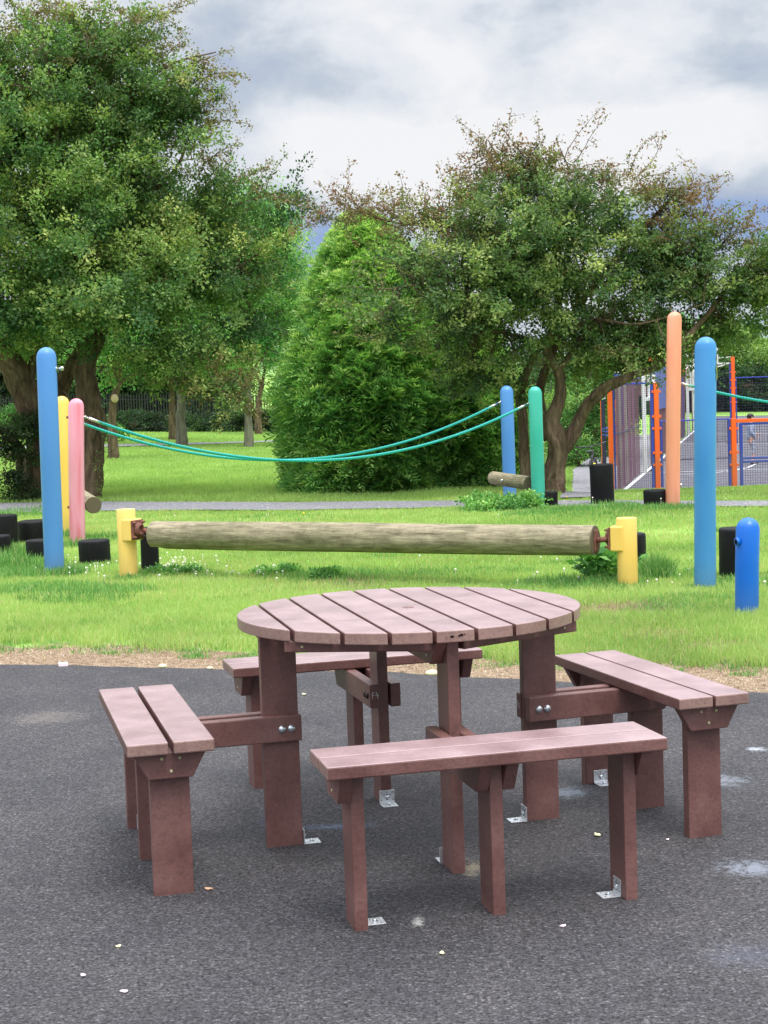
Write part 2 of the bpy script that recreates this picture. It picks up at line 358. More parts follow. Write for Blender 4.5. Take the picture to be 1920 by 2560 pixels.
cov = ramp(nt, acc, [(.1, .8), (.3, .93)])
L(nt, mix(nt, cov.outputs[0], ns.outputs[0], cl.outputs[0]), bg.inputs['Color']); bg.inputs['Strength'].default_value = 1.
sl = bpy.data.lights.new('sun', 'SUN'); sl.energy = 2.1; sl.angle = math.radians(22); sl.color = (1, .95, .88)
so = bpy.data.objects.new('sun', sl); COL.objects.link(so)
sd = Vector((math.sin(SUN_AZ)*math.cos(SUN_EL), math.cos(SUN_AZ)*math.cos(SUN_EL), math.sin(SUN_EL)))
so.rotation_euler = (-sd).to_track_quat('-Z', 'Y').to_euler()

# ------------------------------------------------------------------ ground
xs = np.concatenate([-np.geomspace(500, 16, 24), np.linspace(-15, 22, 75), np.geomspace(23, 500, 24)])
ys = np.concatenate([np.linspace(-12, 4, 9), np.linspace(5, 36, 125), np.linspace(37, 100, 64), np.geomspace(104, 1600, 46)])
X, Y = np.meshgrid(xs, ys); V = np.stack([X, Y, zt(X, Y)], -1).reshape(-1, 3)
nx, ny = len(xs), len(ys); I = np.arange(nx*ny).reshape(ny, nx)
Fq = np.stack([I[:-1, :-1], I[:-1, 1:], I[1:, 1:], I[1:, :-1]], -1).reshape(-1, 4)
M_LAWN, nt, b = mk('lawn', rough=.9, spec=.15)
tcg = nd(nt, 'ShaderNodeTexCoord')
n1 = noise(nt, .35, 5); n2 = noise(nt, 14, 6, rough=.7); n3 = noise(nt, 1.1, 5, rough=.7, loc=(7, 3, 0))
r1 = ramp(nt, n1.outputs[0], [(.3, srgb(112, 146, 70)), (.5, srgb(130, 168, 82)), (.7, srgb(150, 184, 98))])
r2 = ramp(nt, n2.outputs[0], [(.3, (.6, .68, .5, 1)), (.6, (1.1, 1.1, 1, 1))])
c = mix(nt, .7, r1.outputs[0], r2.outputs[0], 'MULTIPLY')
r3 = ramp(nt, n3.outputs[0], [(.62, 0.), (.74, .5)]); c = mix(nt, r3.outputs[0], c, srgb(158, 150, 92))
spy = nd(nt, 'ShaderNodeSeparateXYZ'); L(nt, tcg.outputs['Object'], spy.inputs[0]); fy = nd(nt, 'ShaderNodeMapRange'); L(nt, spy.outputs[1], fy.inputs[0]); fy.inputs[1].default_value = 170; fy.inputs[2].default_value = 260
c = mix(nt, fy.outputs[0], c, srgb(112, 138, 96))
L(nt, c, b.inputs['Base Color']); bump(nt, b, n2.outputs[0], .8, .05)
tag(new_obj('ground', mesh_np('ground', V, Fq, True), M_LAWN), kind='structure')

def strip(name, left, right, mat, lift, n=120, wob=.0):
    """surface between two world polylines, draped on the terrain"""
    def res(pl):
        pl = np.array([p[:2] for p in pl], float); s = np.r_[0, np.cumsum(np.hypot(*np.diff(pl, axis=0).T))]
        t = np.linspace(0, s[-1], n); return np.stack([np.interp(t, s, pl[:, 0]), np.interp(t, s, pl[:, 1])], -1)
    a, b_ = res(left), res(right); k = 7; V = []
    if wob:
        d = b_-a; d /= np.linalg.norm(d, axis=1, keepdims=True)
        a = a+d*(wob*(fbm(a[:, 0]*3, a[:, 1]*3, 0, 11)-.5))[:, None]; b_ = b_+d*(wob*(fbm(b_[:, 0]*3, b_[:, 1]*3, 0, 12)-.5))[:, None]
    for i in range(n):
        for j in range(k):
            p = a[i]*(1-j/(k-1))+b_[i]*j/(k-1); V.append((p[0], p[1], Z(p[0], p[1])+lift))
    I = np.arange(n*k).reshape(n, k); Fq = np.stack([I[:-1, :-1], I[:-1, 1:], I[1:, 1:], I[1:, :-1]], -1).reshape(-1, 4)
    return tag(new_obj(name, mesh_np(name, V, Fq, True), mat), kind='structure')

def m_tarmac(name, c0, c1, c2, stone=.008, stains=True, bumpd=.004):
    m, nt, b = mk(name, rough=.8, spec=.35)
    tc = nd(nt, 'ShaderNodeTexCoord'); v = nd(nt, 'ShaderNodeTexVoronoi'); v.inputs['Scale'].default_value = 1/stone; L(nt, tc.outputs['Object'], v.inputs['Vector'])
    sp = nd(nt, 'ShaderNodeSeparateColor'); L(nt, v.outputs['Color'], sp.inputs[0])
    r = ramp(nt, sp.outputs[0], [(.0, c0), (.5, c1), (.9, c2), (1, tuple(min(1, q*1.5) for q in c2[:3])+(1,))])
    d = ramp(nt, v.outputs['Distance'], [(.3, (1, 1, 1, 1)), (.7, (.5, .5, .52, 1))])
    c = mix(nt, .85, r.outputs[0], d.outputs[0], 'MULTIPLY')
    nf = noise(nt, 105, 4, rough=.75); rf = ramp(nt, nf.outputs[0], [(.38, (.12, .12, .13, 1)), (.47, (.9, .9, .9, 1)), (.58, (1.1, 1.1, 1.1, 1)), (.68, (1.75, 1.75, 1.75, 1))]); c = mix(nt, 1., c, rf.outputs[0], 'MULTIPLY')
    if stains:
        a = noise(nt, .9, 6, rough=.6, loc=(2, 4, 0)); ra = ramp(nt, a.outputs[0], [(.36, (.76, .76, .79, 1)), (.55, (1, .99, .99, 1)), (.72, (1.16, 1.13, 1.1, 1))]); c = mix(nt, 1., c, ra.outputs[0], 'MULTIPLY')
        a2 = noise(nt, 3.2, 6, rough=.7, loc=(8, 1, 0)); ra = ramp(nt, a2.outputs[0], [(.4, (.86, .86, .9, 1)), (.7, (1.1, 1.08, 1.06, 1))]); c = mix(nt, 1., c, ra.outputs[0], 'MULTIPLY')
        # pale mineral spills and dried drips
        p = noise(nt, 44, 8, rough=.85, dist=.5)
        for (cx, cy, rx, ry, s, col) in [(1885, 2180, .26, .24, .36, srgb(186, 196, 212)), (1890, 1880, .12, .10, .5, srgb(220, 228, 236)), (840, 2075, .34, .10, .42, srgb(120, 140, 175)), (690, 2060, .15, .3, .35, srgb(80, 96, 128)),
                                         (1420, 1990, .22, .22, .32, srgb(178, 196, 212)), (1500, 1890, .3, .2, .28, srgb(178, 196, 212)), (1180, 2180, .09, .22, .4, srgb(190, 180, 150)), (1045, 2315, .05, .12, .55, srgb(200, 200, 196)), (1800, 1960, .3, .25, .26, srgb(190, 200, 214)), (120, 1800, .5, .5, .16, srgb(190, 175, 160)), (1870, 2400, .3, .3, .1, srgb(150, 160, 190))]:
            g0 = G(cx, cy); sb = nd(nt, 'ShaderNodeVectorMath', operation='SUBTRACT'); L(nt, tc.outputs['Object'], sb.inputs[0]); sb.inputs[1].default_value = (g0.x, g0.y, 0)
            ml = nd(nt, 'ShaderNodeVectorMath', operation='MULTIPLY'); L(nt, sb.outputs[0], ml.inputs[0]); ml.inputs[1].default_value = (1/rx, 1/ry, 0)
            ln = nd(nt, 'ShaderNodeVectorMath', operation='LENGTH'); L(nt, ml.outputs[0], ln.inputs[0])
            k = nd(nt, 'ShaderNodeMath', operation='MULTIPLY_ADD'); L(nt, p.outputs[0], k.inputs[0]); k.inputs[1].default_value = -2.2; 
            k2 = nd(nt, 'ShaderNodeMath', operation='ADD'); L(nt, ln.outputs['Value'], k2.inputs[0]); k2.inputs[1].default_value = 1.02; L(nt, k2.outputs[0], k.inputs[2])
            rr = ramp(nt, k.outputs[0], [(.0, s*.8), (.3, 0.)]); c = mix(nt, rr.outputs[0], c, col)
    L(nt, c, b.inputs['Base Color'])
    h = nd(nt, 'ShaderNodeMath', operation='ADD'); L(nt, d.outputs[0], h.inputs[0]); L(nt, nf.outputs[0], h.inputs[1])
    bump(nt, b, h.outputs[0], .7, bumpd); return m
M_TAR = m_tarmac('playground_tarmac', srgb(63, 61, 62), srgb(74, 72, 73), srgb(89, 87, 88))
M_PATH = m_tarmac('path_tarmac', srgb(120, 118, 122), srgb(142, 140, 144), srgb(160, 158, 160), stone=.02, stains=False)
M_CRT = m_tarmac('court_tarmac', srgb(86, 84, 92), srgb(100, 98, 106), srgb(114, 112, 120), stone=.03, stains=False)
# playground tarmac up to the ragged lawn edge
xx = np.concatenate([np.linspace(-30, -3.2, 40), np.linspace(-3.1, 3.1, 420), np.linspace(3.2, 30, 40)])
ey = edge_y(xx)+.05*(fbm(xx*2.3, xx*0, 0, 3)-.5)*2+.03*(vnoise(xx*14, xx*0, 0, 9)-.5)
ey = np.maximum(ey, -10.9)
rows = [-11., -6, 0, 2, 4]; V = []
K = len(rows)+3
for x, e in zip(xx, ey):
    col = [min(q, e-.1*(8-k)) for k, q in enumerate(rows)]+[e-.3, e-.1, e]
    for q in col[:-1]: V.append((x, q, .012))
    V.append((x, e, .006))
I = np.arange(len(xx)*K).reshape(len(xx), K); Fq = np.stack([I[:-1, :-1], I[1:, :-1], I[1:, 1:], I[:-1, 1:]], -1).reshape(-1, 4)
tag(new_obj('playground_tarmac', mesh_np('tarmac', V, Fq), M_TAR), kind='structure')
# near footpath crossing behind the play posts
nf_ = [G(px, py) for px, py in [(-700, 1300), (-200, 1287), (250, 1279), (700, 1277), (1150, 1270), (1400, 1272), (1700, 1270), (1920, 1268), (2400, 1262)]]
fr_ = [G(px, py) for px, py in [(-700, 1278), (-200, 1264), (250, 1256), (700, 1256), (1150, 1254), (1400, 1257), (1700, 1257), (1920, 1256), (2400, 1250)]]
strip('footpath', nf_, fr_, M_PATH, .022, 160, .12)
# branch path running down beside the court
strip('side_path', [(2.4, 21.4), (2.75, 24), (3.5, 29), (4.1, 34), (5.1, 42), (7.2, 53), (11, 75)], [(3.05, 21.4), (3.45, 24), (4.4, 29), (5.25, 34), (7.4, 42), (9.9, 55), (14, 75)], M_PATH, .03, 120, .1)
# far path
strip('far_path', [(-34, 47), (-13, 51.5), (-10.5, 54.4), (-3.5, 60.5), (4, 66)], [(-34, 49.6), (-13, 54.2), (-10.5, 57), (-3.5, 63.2), (4, 68.6)], M_PATH, .05, 80)
# court
strip('ball_court', [G(1546, 1236, CZ)[:2], G(1738, 1071, CZ)[:2], (23, 110)], [(17, 31.6), (40, 84), (60, 110)], M_CRT, .03, 120)
M_LINE, _, _ = mk('court_line_paint', srgb(205, 205, 205), .7, .2)
def line(pts, w):
    pts = [Vector((p[0], p[1], 0)) for p in pts]; a, b_ = [], []
    for i, p in enumerate(pts):
        t = (pts[min(i+1, len(pts)-1)]-pts[max(i-1, 0)]).normalized(); s = Vector((-t.y, t.x, 0))*w/2; a.append(p-s); b_.append(p+s)
    strip('court_line', a, b_, M_LINE, .036, 50)
cl0, cl1 = G(1556, 1234, CZ), G(1745, 1071, CZ)
line([cl0, cl1], .09)
line([G(1560, 1172, CZ), G(1645, 1187, CZ), (17, 38.5)], .07) if False else None
line([G(1620, 1186, CZ), G(1830, 1178, CZ), G(1960, 1176, CZ)], .08)
line([G(1690, 1112, CZ), G(1960, 1112, CZ)], .12)
line([G(1712, 1087, CZ), G(1960, 1086, CZ)], .14)
line([G(px, py, CZ) for px, py in [(1700, 1190), (1780, 1186), (1830, 1180), (1870, 1172), (1892, 1162)]], .07)

# ------------------------------------------------------------------ picnic table
TC = Vector((.068, 5.064, 0)); TA = math.radians(14.1); TT = .75; PT = .036; PW = .1155; PP = .1264
table = empty('picnic_table', TC, TA)
tag(table, 'round brown recycled plastic picnic table with four attached benches on dark tarmac', 'picnic table')
# table top: nine boards running across (local y), rounded to a circle
tb = MB(); Rr = .554; off = math.radians(103.45-104.1)
holes = []
for k in range(9):
    x0 = (k-4)*PP-PW/2; x1 = x0+PW; pts = []
    m = 10
    xa, xb = max(x0, -Rr+.002), min(x1, Rr-.002)
    top = [(xa+(xb-xa)*i/m, math.sqrt(max(Rr*Rr-(xa+(xb-xa)*i/m)**2, 0))) for i in range(m+1)]
    if k == 0: top = [(-Rr*math.cos(t), Rr*math.sin(t)) for t in np.linspace(0, math.acos(-x1/Rr), 14)]
    if k == 8: top = [(Rr*math.cos(t), Rr*math.sin(t)) for t in np.linspace(math.acos(x0/Rr), 0, 14)]
    bot = [(x, -y) for x, y in top[::-1]]
    if k == 0: bot = bot[:-1]
    if k == 8: bot = bot[1:]
    pts = top+bot
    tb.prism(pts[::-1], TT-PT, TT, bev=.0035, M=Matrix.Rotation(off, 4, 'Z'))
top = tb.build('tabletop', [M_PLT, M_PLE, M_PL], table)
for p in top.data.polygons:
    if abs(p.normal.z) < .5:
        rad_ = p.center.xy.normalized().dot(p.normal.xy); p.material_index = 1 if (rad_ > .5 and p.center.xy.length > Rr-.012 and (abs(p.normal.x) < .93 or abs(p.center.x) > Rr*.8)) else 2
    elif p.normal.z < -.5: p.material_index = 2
tb = MB(); tb.lathe([(0, TT+.0012), (.018, TT+.0012), (.019, TT-.002)], 24); tb.build('umbrella_hole_plug', M_PL, table)
# dark pits in the sawn end of one board
tb = MB()
for (dx, dz, a, c_) in [(-.018, -.018, .0065, .0035), (.004, -.017, .005, .0025), (.011, -.015, .006, .0036), (.02, -.014, .0022, .0018), (-.034, -.02, .0013, .001)]:
    x = .0*PP+dx; y = -math.sqrt(Rr*Rr-x*x)
    tb.ball((x, y, TT+dz), 1, (a, .0025, c_), 10, 6)
tb.build('end_void', M_DARK, table)
def screw(mb, c, axis, r=.0045):
    M = Matrix.Translation(c) @ Vector(axis).to_track_quat('Z', 'Y').to_matrix().to_4x4()
    mb.lathe([(r, -.001), (r, .0012), (r*.8, .0022), (r*.35, .0022), (r*.3, .0008), (0, .0008)], 12, M)
def dome(mb, c, axis, r=.0125):
    M = Matrix.Translation(c) @ Vector(axis).to_track_quat('Z', 'Y').to_matrix().to_4x4()
    mb.lathe([(r*1.02, -.001), (r, .0015), (r*.86, .005), (r*.5, .0078), (0, .0085)], 20, M)
# battens (four flat boards under the top, meeting over the end legs)
for sx in (-1, 1):
    for sy in (-1, 1):
        a = Vector((.025*sx, .445*sy, 0)); b_ = Vector((.452*sx, .262*sy, 0)); d = b_-a; ang = math.atan2(d.y, d.x)
        tb = MB(); mid = (a+b_)/2; tb.box((mid.x, mid.y, TT-PT-.018), (d.length, .075, .034), ang, .004)
        o = tb.build('batten', M_PL, table)
        nrm = Vector((math.cos(ang+PI/2), math.sin(ang+PI/2), 0)); nrm = nrm if nrm.y*sy > 0 else -nrm
        tb = MB(); q = b_-d.normalized()*.055+nrm*.0378; screw(tb, (q.x, q.y, TT-PT-.017), nrm); tb.build('screw', M_SCREW, o)
# long braces with slanted ends, one along each pair of legs
def trap(lt, lb, h, th, bev=.003):
    mb = MB(); mb.prism([(-lt/2, 0), (-lb/2, -h), (lb/2, -h), (lt/2, 0)], -th/2, th/2, bev); mb.xf(Matrix.Rotation(PI/2, 4, 'X')); return mb
zb = TT-PT-.002
tb = trap(1.04, .90, .08, PT); tb.xf(Matrix.Translation((0, .0375, zb))); o = tb.build('top_brace', M_PL, table)
tb = trap(1.02, .88, .074, PT); tb.xf(Matrix.Translation((-.0375, 0, zb-.003)) @ Matrix.Rotation(PI/2, 4, 'Z')); o = tb.build('top_brace', M_PL, table)
tb = MB()
for q in ((-.405, -.055), (-.39, -.035)): tb.ball((-.0375-.0185, q[0], TT-PT+q[1]), .006, (.5, 1, 1), 8, 6)
tb.build('bolt_nut', M_GALV, o)
def bracket(parent, M, holes=True):
    """galvanised angle plate, origin on the ground against the leg face, +X away from the leg"""
    mb = MB(); w = .054; t = .003
    mb.box((t/2+.0004, 0, .031), (t, w, .058), 0, .0008); mb.box((.029, 0, t/2+.0125), (.055, w, t), 0, .0008)
    mb.box((.0035, 0, .0175), (.004, w*.99, .007), 0, .0018)
    mb.xf(M); o = mb.build('ground_bracket', M_GALV, parent)
    mb = MB()
    for (y, z) in ((-.021, .052), (.021, .052), (-.021, .026), (.021, .026), (0, .053), (-.011, .045), (.011, .045)):
        mb.box((.0036, y, z), (.0006, .0032, .0032))
    mb.box((.0036, 0, .036), (.0006, .007, .020)); mb.box((.033, 0, .0158), (.012, .007, .0005))
    for (x, y) in ((.02, -.018), (.02, .018), (.045, -.018), (.045, .018)): mb.box((x, y, .0158), (.003, .003, .0005))
    mb.xf(M); mb.build('bolt_slot', M_DARK, o)
    mb = MB(); mb.lathe([(.0075, 0), (.0075, .003), (.004, .0035), (.004, .007), (0, .007)], 10, Matrix.Translation((.0042, 0, .036)) @ Matrix.Rotation(PI/2, 4, 'Y'))
    mb.lathe([(.006, 0), (.006, .005), (.003, .006), (0, .008)], 6, Matrix.Translation((.03, 0, .016)))
    mb.xf(M); mb.build('anchor_bolt', M_BOLT, o)
    return o
def RZ(a): return Matrix.Rotation(a, 4, 'Z')
def TR(x, y, z=0): return Matrix.Translation((x, y, z))
# table legs: end on to the middle
for k in range(4):
    a = k*PI/2; M = RZ(a)
    mb = MB(); mb.box((.437, 0, (TT-PT-.003)/2+.004), (PW, .0368, TT-PT-.007), 0, .003, M=M); leg = mb.build('leg', M_PL, table)
    bracket(leg, M @ TR(.378, 0) @ RZ(PI))
# benches
ST = .4747; SL = .953; SW = .118; SG = .0075
benches = [(-.749, 4.867, math.radians(14.77)+PI, 'zinc'), (.862, 5.27, math.radians(17.36), 'zinc'), (.265, 4.252, math.radians(13.68)-PI/2, 'zinc'), (-.136, 5.868, math.radians(15.17)+PI/2, 'bronze')]
MTI = (Matrix.Translation(TC) @ RZ(TA)).inverted()
for bi, (bx, by, ba, kind) in enumerate(benches):
    # bench frame: +X outwards from the table, +Y along the seat
    B = MTI @ TR(bx, by) @ RZ(ba)
    mb = MB(); gap = (.014, .008, .0035, .002)[bi]
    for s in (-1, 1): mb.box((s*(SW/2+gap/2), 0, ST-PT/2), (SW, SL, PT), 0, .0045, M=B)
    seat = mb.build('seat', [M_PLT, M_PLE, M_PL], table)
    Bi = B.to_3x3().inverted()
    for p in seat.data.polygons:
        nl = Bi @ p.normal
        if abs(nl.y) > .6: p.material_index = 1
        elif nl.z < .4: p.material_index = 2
    for s in (-1, 0, 1):
        y = s*.3865; z1 = ST-PT-.002
        mb = MB(); mb.box((0, y, z1/2+.004), (PW, .0368, z1-.006), 0, .003, M=B); leg = mb.build('bench_leg', M_PL, table)
        if s: bracket(leg, B @ TR(0, y-s*.0185) @ RZ(-s*PI/2))
    for s in (-1, 1):
        mb = trap(.212, .128, .076, PT); mb.xf(B @ TR(0, s*(.3865+.0374), ST-PT-.001) @ RZ(PI/2) @ RZ(-PI/2)); br = mb.build('seat_brace', M_PL, table)
        yy = s*(.3865+.0374+.0182)
        for (x, z) in ((-.028, -.018), (.024, -.018), (-.002, -.055)): mb = MB(); screw(mb, B @ Vector((x, yy, ST-PT+z)), B.to_3x3() @ Vector((0, s, 0))); mb.build('screw', M_SCREW, br)
    # rails: from the table leg to under the seat, one each side of the legs
    q = B.inverted() @ (RZ(round((ba-TA)/(PI/2))*PI/2) @ Vector((.378, 0, 0)))
    x0 = q.x-.004; x1 = .098; rh = .083
    for s in (-1, 1):
        mb = MB(); mb.prism([(x0, 0), (x0, -rh), (x1-.05, -rh), (x1, 0)], -.0182, .0182, .0035)
        mb.xf(B @ TR(0, s*.0375+q.y*.0, ST-PT-.002) @ Matrix.Rotation(PI/2, 4, 'X')); ra = mb.build('rail', M_PL, table)
        for xo in ((.034, .064)):
            mb = MB(); dome(mb, B @ Vector((x0+xo, s*(.0375+.0183), ST-PT-.044)), B.to_3x3() @ Vector((0, s, 0))); mb.build('bolt', M_BRONZE if kind == 'bronze' else M_BOLT, ra)
        mb = MB(); screw(mb, B @ Vector((x1-.09, s*(.0375+.0183), ST-PT-.02)), B.to_3x3() @ Vector((0, s, 0))); mb.build('screw', M_SCREW, ra)
        # chalk marks on the sawn end of the far rails
        if (bi == 3 and s == 1) or (bi == 1 and s == 1):
            st = [[(-.010, .011), (-.010, -.011)], [(-.010, .011), (-.001, .012)], [(-.010, .001), (-.003, .002)]]
            st += [[(.006, .012), (.002, -.001), (.013, 0)], [(.009, .007), (.010, -.012)]] if bi == 3 else [[(.003, .009), (.010, .006), (.005, .001), (.011, -.006), (.004, -.011)]]
            mb = MB()
            for pl in st:
                mb.tube([B @ Vector((x0-.0003, s*.0375-u_*1.0, ST-PT-.041+v_)) for u_, v_ in pl], .0012, 5)
            mb.build('chalk_mark', M_CHALK, ra)

# litter and leaves on the tarmac
def scrap(px, py, r, label, cat, mat, name='fallen_leaf', grp=None):
    g0 = G(px, py, .012); mb = MB(); n = 9; a0 = random.random()*6
    pts = [(r*(.55+.5*random.random())*math.cos(a0+2*PI*i/n)*1.5, r*(.55+.5*random.random())*math.sin(a0+2*PI*i/n)) for i in range(n)]
    mb.prism(pts, 0, .002); 
    for v in mb.bm.verts: v.co.z += .3*abs(v.co.x)*random.random()+.002
    mb.xf(TR(g0.x, g0.y, .012) @ RZ(random.random()*6)); o = mb.build(name, mat); tag(o, label, cat, grp); return o
M_LF1, _, _ = mk('dry_leaf', srgb(190, 150, 120), .7); M_LF2, _, _ = mk('pale_leaf', srgb(225, 220, 170), .7); M_LF3, _, _ = mk('petal', srgb(246, 226, 232), .6)
scrap(523, 2224, .013, 'curled tan leaf on the tarmac right of the left bench leg', 'leaf', M_LF1)
scrap(1493, 2090, .013, 'cream oval leaf on the tarmac behind the front bench right leg', 'leaf', M_LF2)
scrap(1408, 2317, .008, 'pale pink petal on the tarmac right of the front bench', 'petal', M_LF3, 'petal')
scrap(295, 2368, .008, 'small yellowish leaf scrap on the tarmac below the left bench', 'leaf', M_LF2)
scrap(208, 2441, .007, 'narrow white scrap on the tarmac at bottom left, upper of two', 'scrap', M_LF3, 'paper_scrap')
scrap(310, 2481, .008, 'narrow white scrap on the tarmac at bottom left, lower of two', 'scrap', M_LF3, 'paper_scrap')
scrap(1105, 2385, .008, 'small yellow leaf scrap on tarmac in front of the front bench', 'leaf', M_LF2)
scrap(1669, 2101, .005, 'tiny white petal on the tarmac left of the right bench leg', 'petal', M_LF3, 'petal')
scrap(760, 1737, .012, 'pale leaf near the lawn edge seen between table legs', 'leaf', M_LF2)
g0 = G(160, 1670); mb = MB(); mb.box((g0.x, g0.y, .02), (.045, .03, .022), .3, .004); mb.box((g0.x-.022, g0.y-.003, .022), (.014, .031, .023), .3, .003)
tag(mb.build('litter_carton', M_LF3), 'crushed pink and white carton on the edge of the dry grass', 'litter')
for (px, py, r, lb) in [(407, 1672, .02, 'pale glassy stone at the lawn edge behind the left bench'), (1080, 1690, .03, 'round pale stone at the lawn edge behind the table'), (525, 1677, .014, 'small white stone at the lawn edge left of the back bench')]:
    g0 = G(px, py); mb = MB(); mb.ball((g0.x, g0.y, .015), r, (1.2, .8, .6), 9, 6); tag(mb.build('stone', M_LF2), lb, 'stone')

# ------------------------------------------------------------------ play posts
def post(name, px, py_base, py_top, wpx, mat, label, flat=False, lean=None, tw=None):
    g0 = G(px, py_base); Yd = g0.y; r = px2m(wpx, Yd)/2; tp = A(px if tw is None else tw, py_top, Yd); h = tp.z
    o = empty(name, g0)
    mb = MB()
    if flat: prof = [(r, -.3), (r, h-.01), (r*.96, h-.002), (r*.9, h), (0, h)]
    else: prof = [(r, -.3), (r, h*.5), (r, h-r*1.02)]+[(r*math.cos(t)*.985, h-r+r*math.sin(t)) for t in np.linspace(.02, PI/2-.05, 8)]+[(0, h)]
    mb.lathe(prof, 40)
    for v in mb.bm.verts:
        f = max(v.co.z, 0)/h; v.co.x += (tp.x-g0.x)*f
    p = mb.build('post', mat, o)
    tag(o, label, 'post', 'painted playground posts'); return o, Vector(g0), h, r, tp
def eyebolt(parent, loc, d, L_=.05):
    """short threaded stud with a shackle block; loc relative to parent"""
    mb = MB(); d = Vector(d).normalized(); a = Vector(loc); mb.tube([a, a+d*L_], .011, 10); mb.tube([a, a+d*.01], .02, 10)
    mb.tube([a+d*(L_-.018)+Vector((0, 0, -.018)), a+d*(L_-.018)+Vector((0, 0, .018))], .014, 10)
    return mb.build('eye_bolt', M_CHROME, parent)
p_bl = post('play_post', 136, 1437, 868, 49, M_BLUE2, 'tall sky blue post standing in the grass at far left', tw=115)
eyebolt(p_bl[0], A(140, 922, p_bl[1].y)-p_bl[1], (1, -.1, 0), .07)
p_yb = post('play_post', 168, 1331, 990, 37, M_YEL, 'yellow round-topped post half hidden behind blue and pink posts', tw=154)
p_pk = post('play_post', 192, 1361, 996, 39, M_PINK, 'pale pink round-topped post holding the end of the rope', tw=190)
for py in (1043, 1268):
    mb = MB(); q = A(172 if py > 1200 else 169, py, p_pk[1].y)-p_pk[1]; mb.tube([q+Vector((.015, 0, 0)), q+Vector((-.012, 0, 0))], .016, 10); mb.build('bolt_head', M_RUST, p_pk[0])
p_bb = post('play_post', 1275, 1256, 964, 33, M_BLUE2, 'blue round-topped post with the short log across its foot', tw=1266)
p_gr = post('play_post', 1347, 1272, 966, 34, M_TEAL, 'sea green round-topped post holding the near rope', tw=1337)
p_sm = post('play_post', 1680, 1268, 779, 36, M_SALMON, 'tallest post, faded salmon orange, leaning slightly to the left', tw=1686)
p_br = post('play_post', 1761, 1476, 842, 54, M_BLUE, 'tall blue post in front of the ball court with olive stain', tw=1764)
p_sh = post('play_post', 1865, 1541, 1294, 59, M_BLUE3, 'short deep blue bollard with a round hole near its top', tw=1870)
mb = MB(); q = A(1840, 1354, p_sh[1].y-.04)-p_sh[1]; mb.tube([q+Vector((.02, .0, 0)), q+Vector((-.004, -.004, 0))], .024, 14); mb.build('hole_collar', M_BLUE3, p_sh[0])
mb = MB(); mb.ball(q+Vector((-.002, -.012, 0)), .017, (.6, 1, 1.1), 10, 8); mb.build('socket_hole', M_DARK, p_sh[0])
mb = MB(); mb.box((-.085, .01, .006), (.045, .05, .01), .2, .003); mb.build('foot_plate', M_BLUE3, p_sh[0])
# olive stain patch on the tall blue post
M_STAIN, _, _ = mk('olive_stain', srgb(128, 138, 84), .7, .2)
mb = MB(); r = p_br[3]
n = 18
for (zc, ac, hh, aw) in [(A(1780, 930, p_br[1].y).z, -.42, .05, .30), (A(1776, 905, p_br[1].y).z, -.36, .06, .20)]:
    ctr = mb.bm.verts.new((0, 0, 0)); ring = []
    for i in range(n):
        t = 2*PI*i/n; k = 1+.3*math.sin(3*t+1)+.15*math.sin(5*t); an = ac+aw*k*math.cos(t); rr = r*1.004
        ring.append(mb.bm.verts.new((rr*math.cos(an), rr*math.sin(an), zc+hh*k*math.sin(t))))
    ctr.co = (r*1.012*math.cos(ac), r*1.012*math.sin(ac), zc)
    for i in range(n): mb.bm.faces.new((ctr, ring[i], ring[(i+1) % n]))
mb.xf(TR(p_br[4].x-p_br[1].x, 0, 0)); mb.build('stain', M_STAIN, p_br[0])
eyebolt(p_sm[0], A(1696, 1213, p_sm[1].y)-p_sm[1], (1, 0, 0), .05)

def rope(a, b, sag, label, cut=None):
    a, b = Vector(a), Vector(b); n = 170; pts = []
    for i in range(n+1):
        t = i/n; p = a.lerp(b, t); p.z -= 4*sag*t*(1-t); pts.append(p)
    o = empty('play_rope', a)
    mb = MB()
    d0 = (pts[6]-pts[0]).normalized(); d1 = (pts[-7]-pts[-1]).normalized()
    ln = (b-a).length; core = pts[4:-4]
    for k in range(3):
        st = []
        m = len(core)*3
        for i in range(m):
            f = i/(m-1)*(len(core)-1); j = min(int(f), len(core)-2); p = core[j].lerp(core[j+1], f-j); s = f/(len(core)-1)*ln
            t = (core[j+1]-core[j]).normalized(); u_ = Vector((0, 0, 1)).cross(t).normalized(); w_ = t.cross(u_); an = 2*PI*s/.11+2*PI*k/3
            st.append(p-a+(u_*math.cos(an)+w_*math.sin(an))*.0085)
        mb.tube(st, .0098, 6)
    mb.build('strand_bundle', M_ROPE, o)
    for e, d in ((pts[0], d0), (pts[-1], d1)):
        mb = MB(); s = e-a; mb.tube([s-d*.005, s+d*.02], .014, 8); mb.tube([s+d*.015, s+d*.05], .009, 8)
        mb.tube([s+d*.045, s+d*.21], [.017, .0155], 12); mb.build('end_ferrule', M_CHROME, o)
    return tag(o, label, 'rope', 'teal ropes strung between the posts')
rope(A(212, 1042, p_pk[1].y), A(1324, 1007, p_gr[1].y), .595, 'twisted teal rope from the pink post to the green post')
rope(A(178, 1048, p_yb[1].y-.05), A(1252, 1004, p_bb[1].y-.02), .63, 'twisted teal rope ending at the blue post, behind the nearer rope')
rope(A(1694, 956, p_sm[1].y), Vector((9.3, 20.2, 1.5)), .42, 'teal rope running right from the salmon post past the blue post')
for (pp, px, py) in ((p_pk, 212, 1042), (p_gr, 1324, 1007), (p_bb, 1252, 1004), (p_sm, 1694, 956)):
    q = A(px, py, pp[1].y)-pp[1]; s = -1 if px in (1324, 1252) else 1
    mb = MB(); mb.tube([q+Vector((-s*.05, 0, 0)), q], .012, 8); mb.build('eye_bolt', M_CHROME, pp[0])

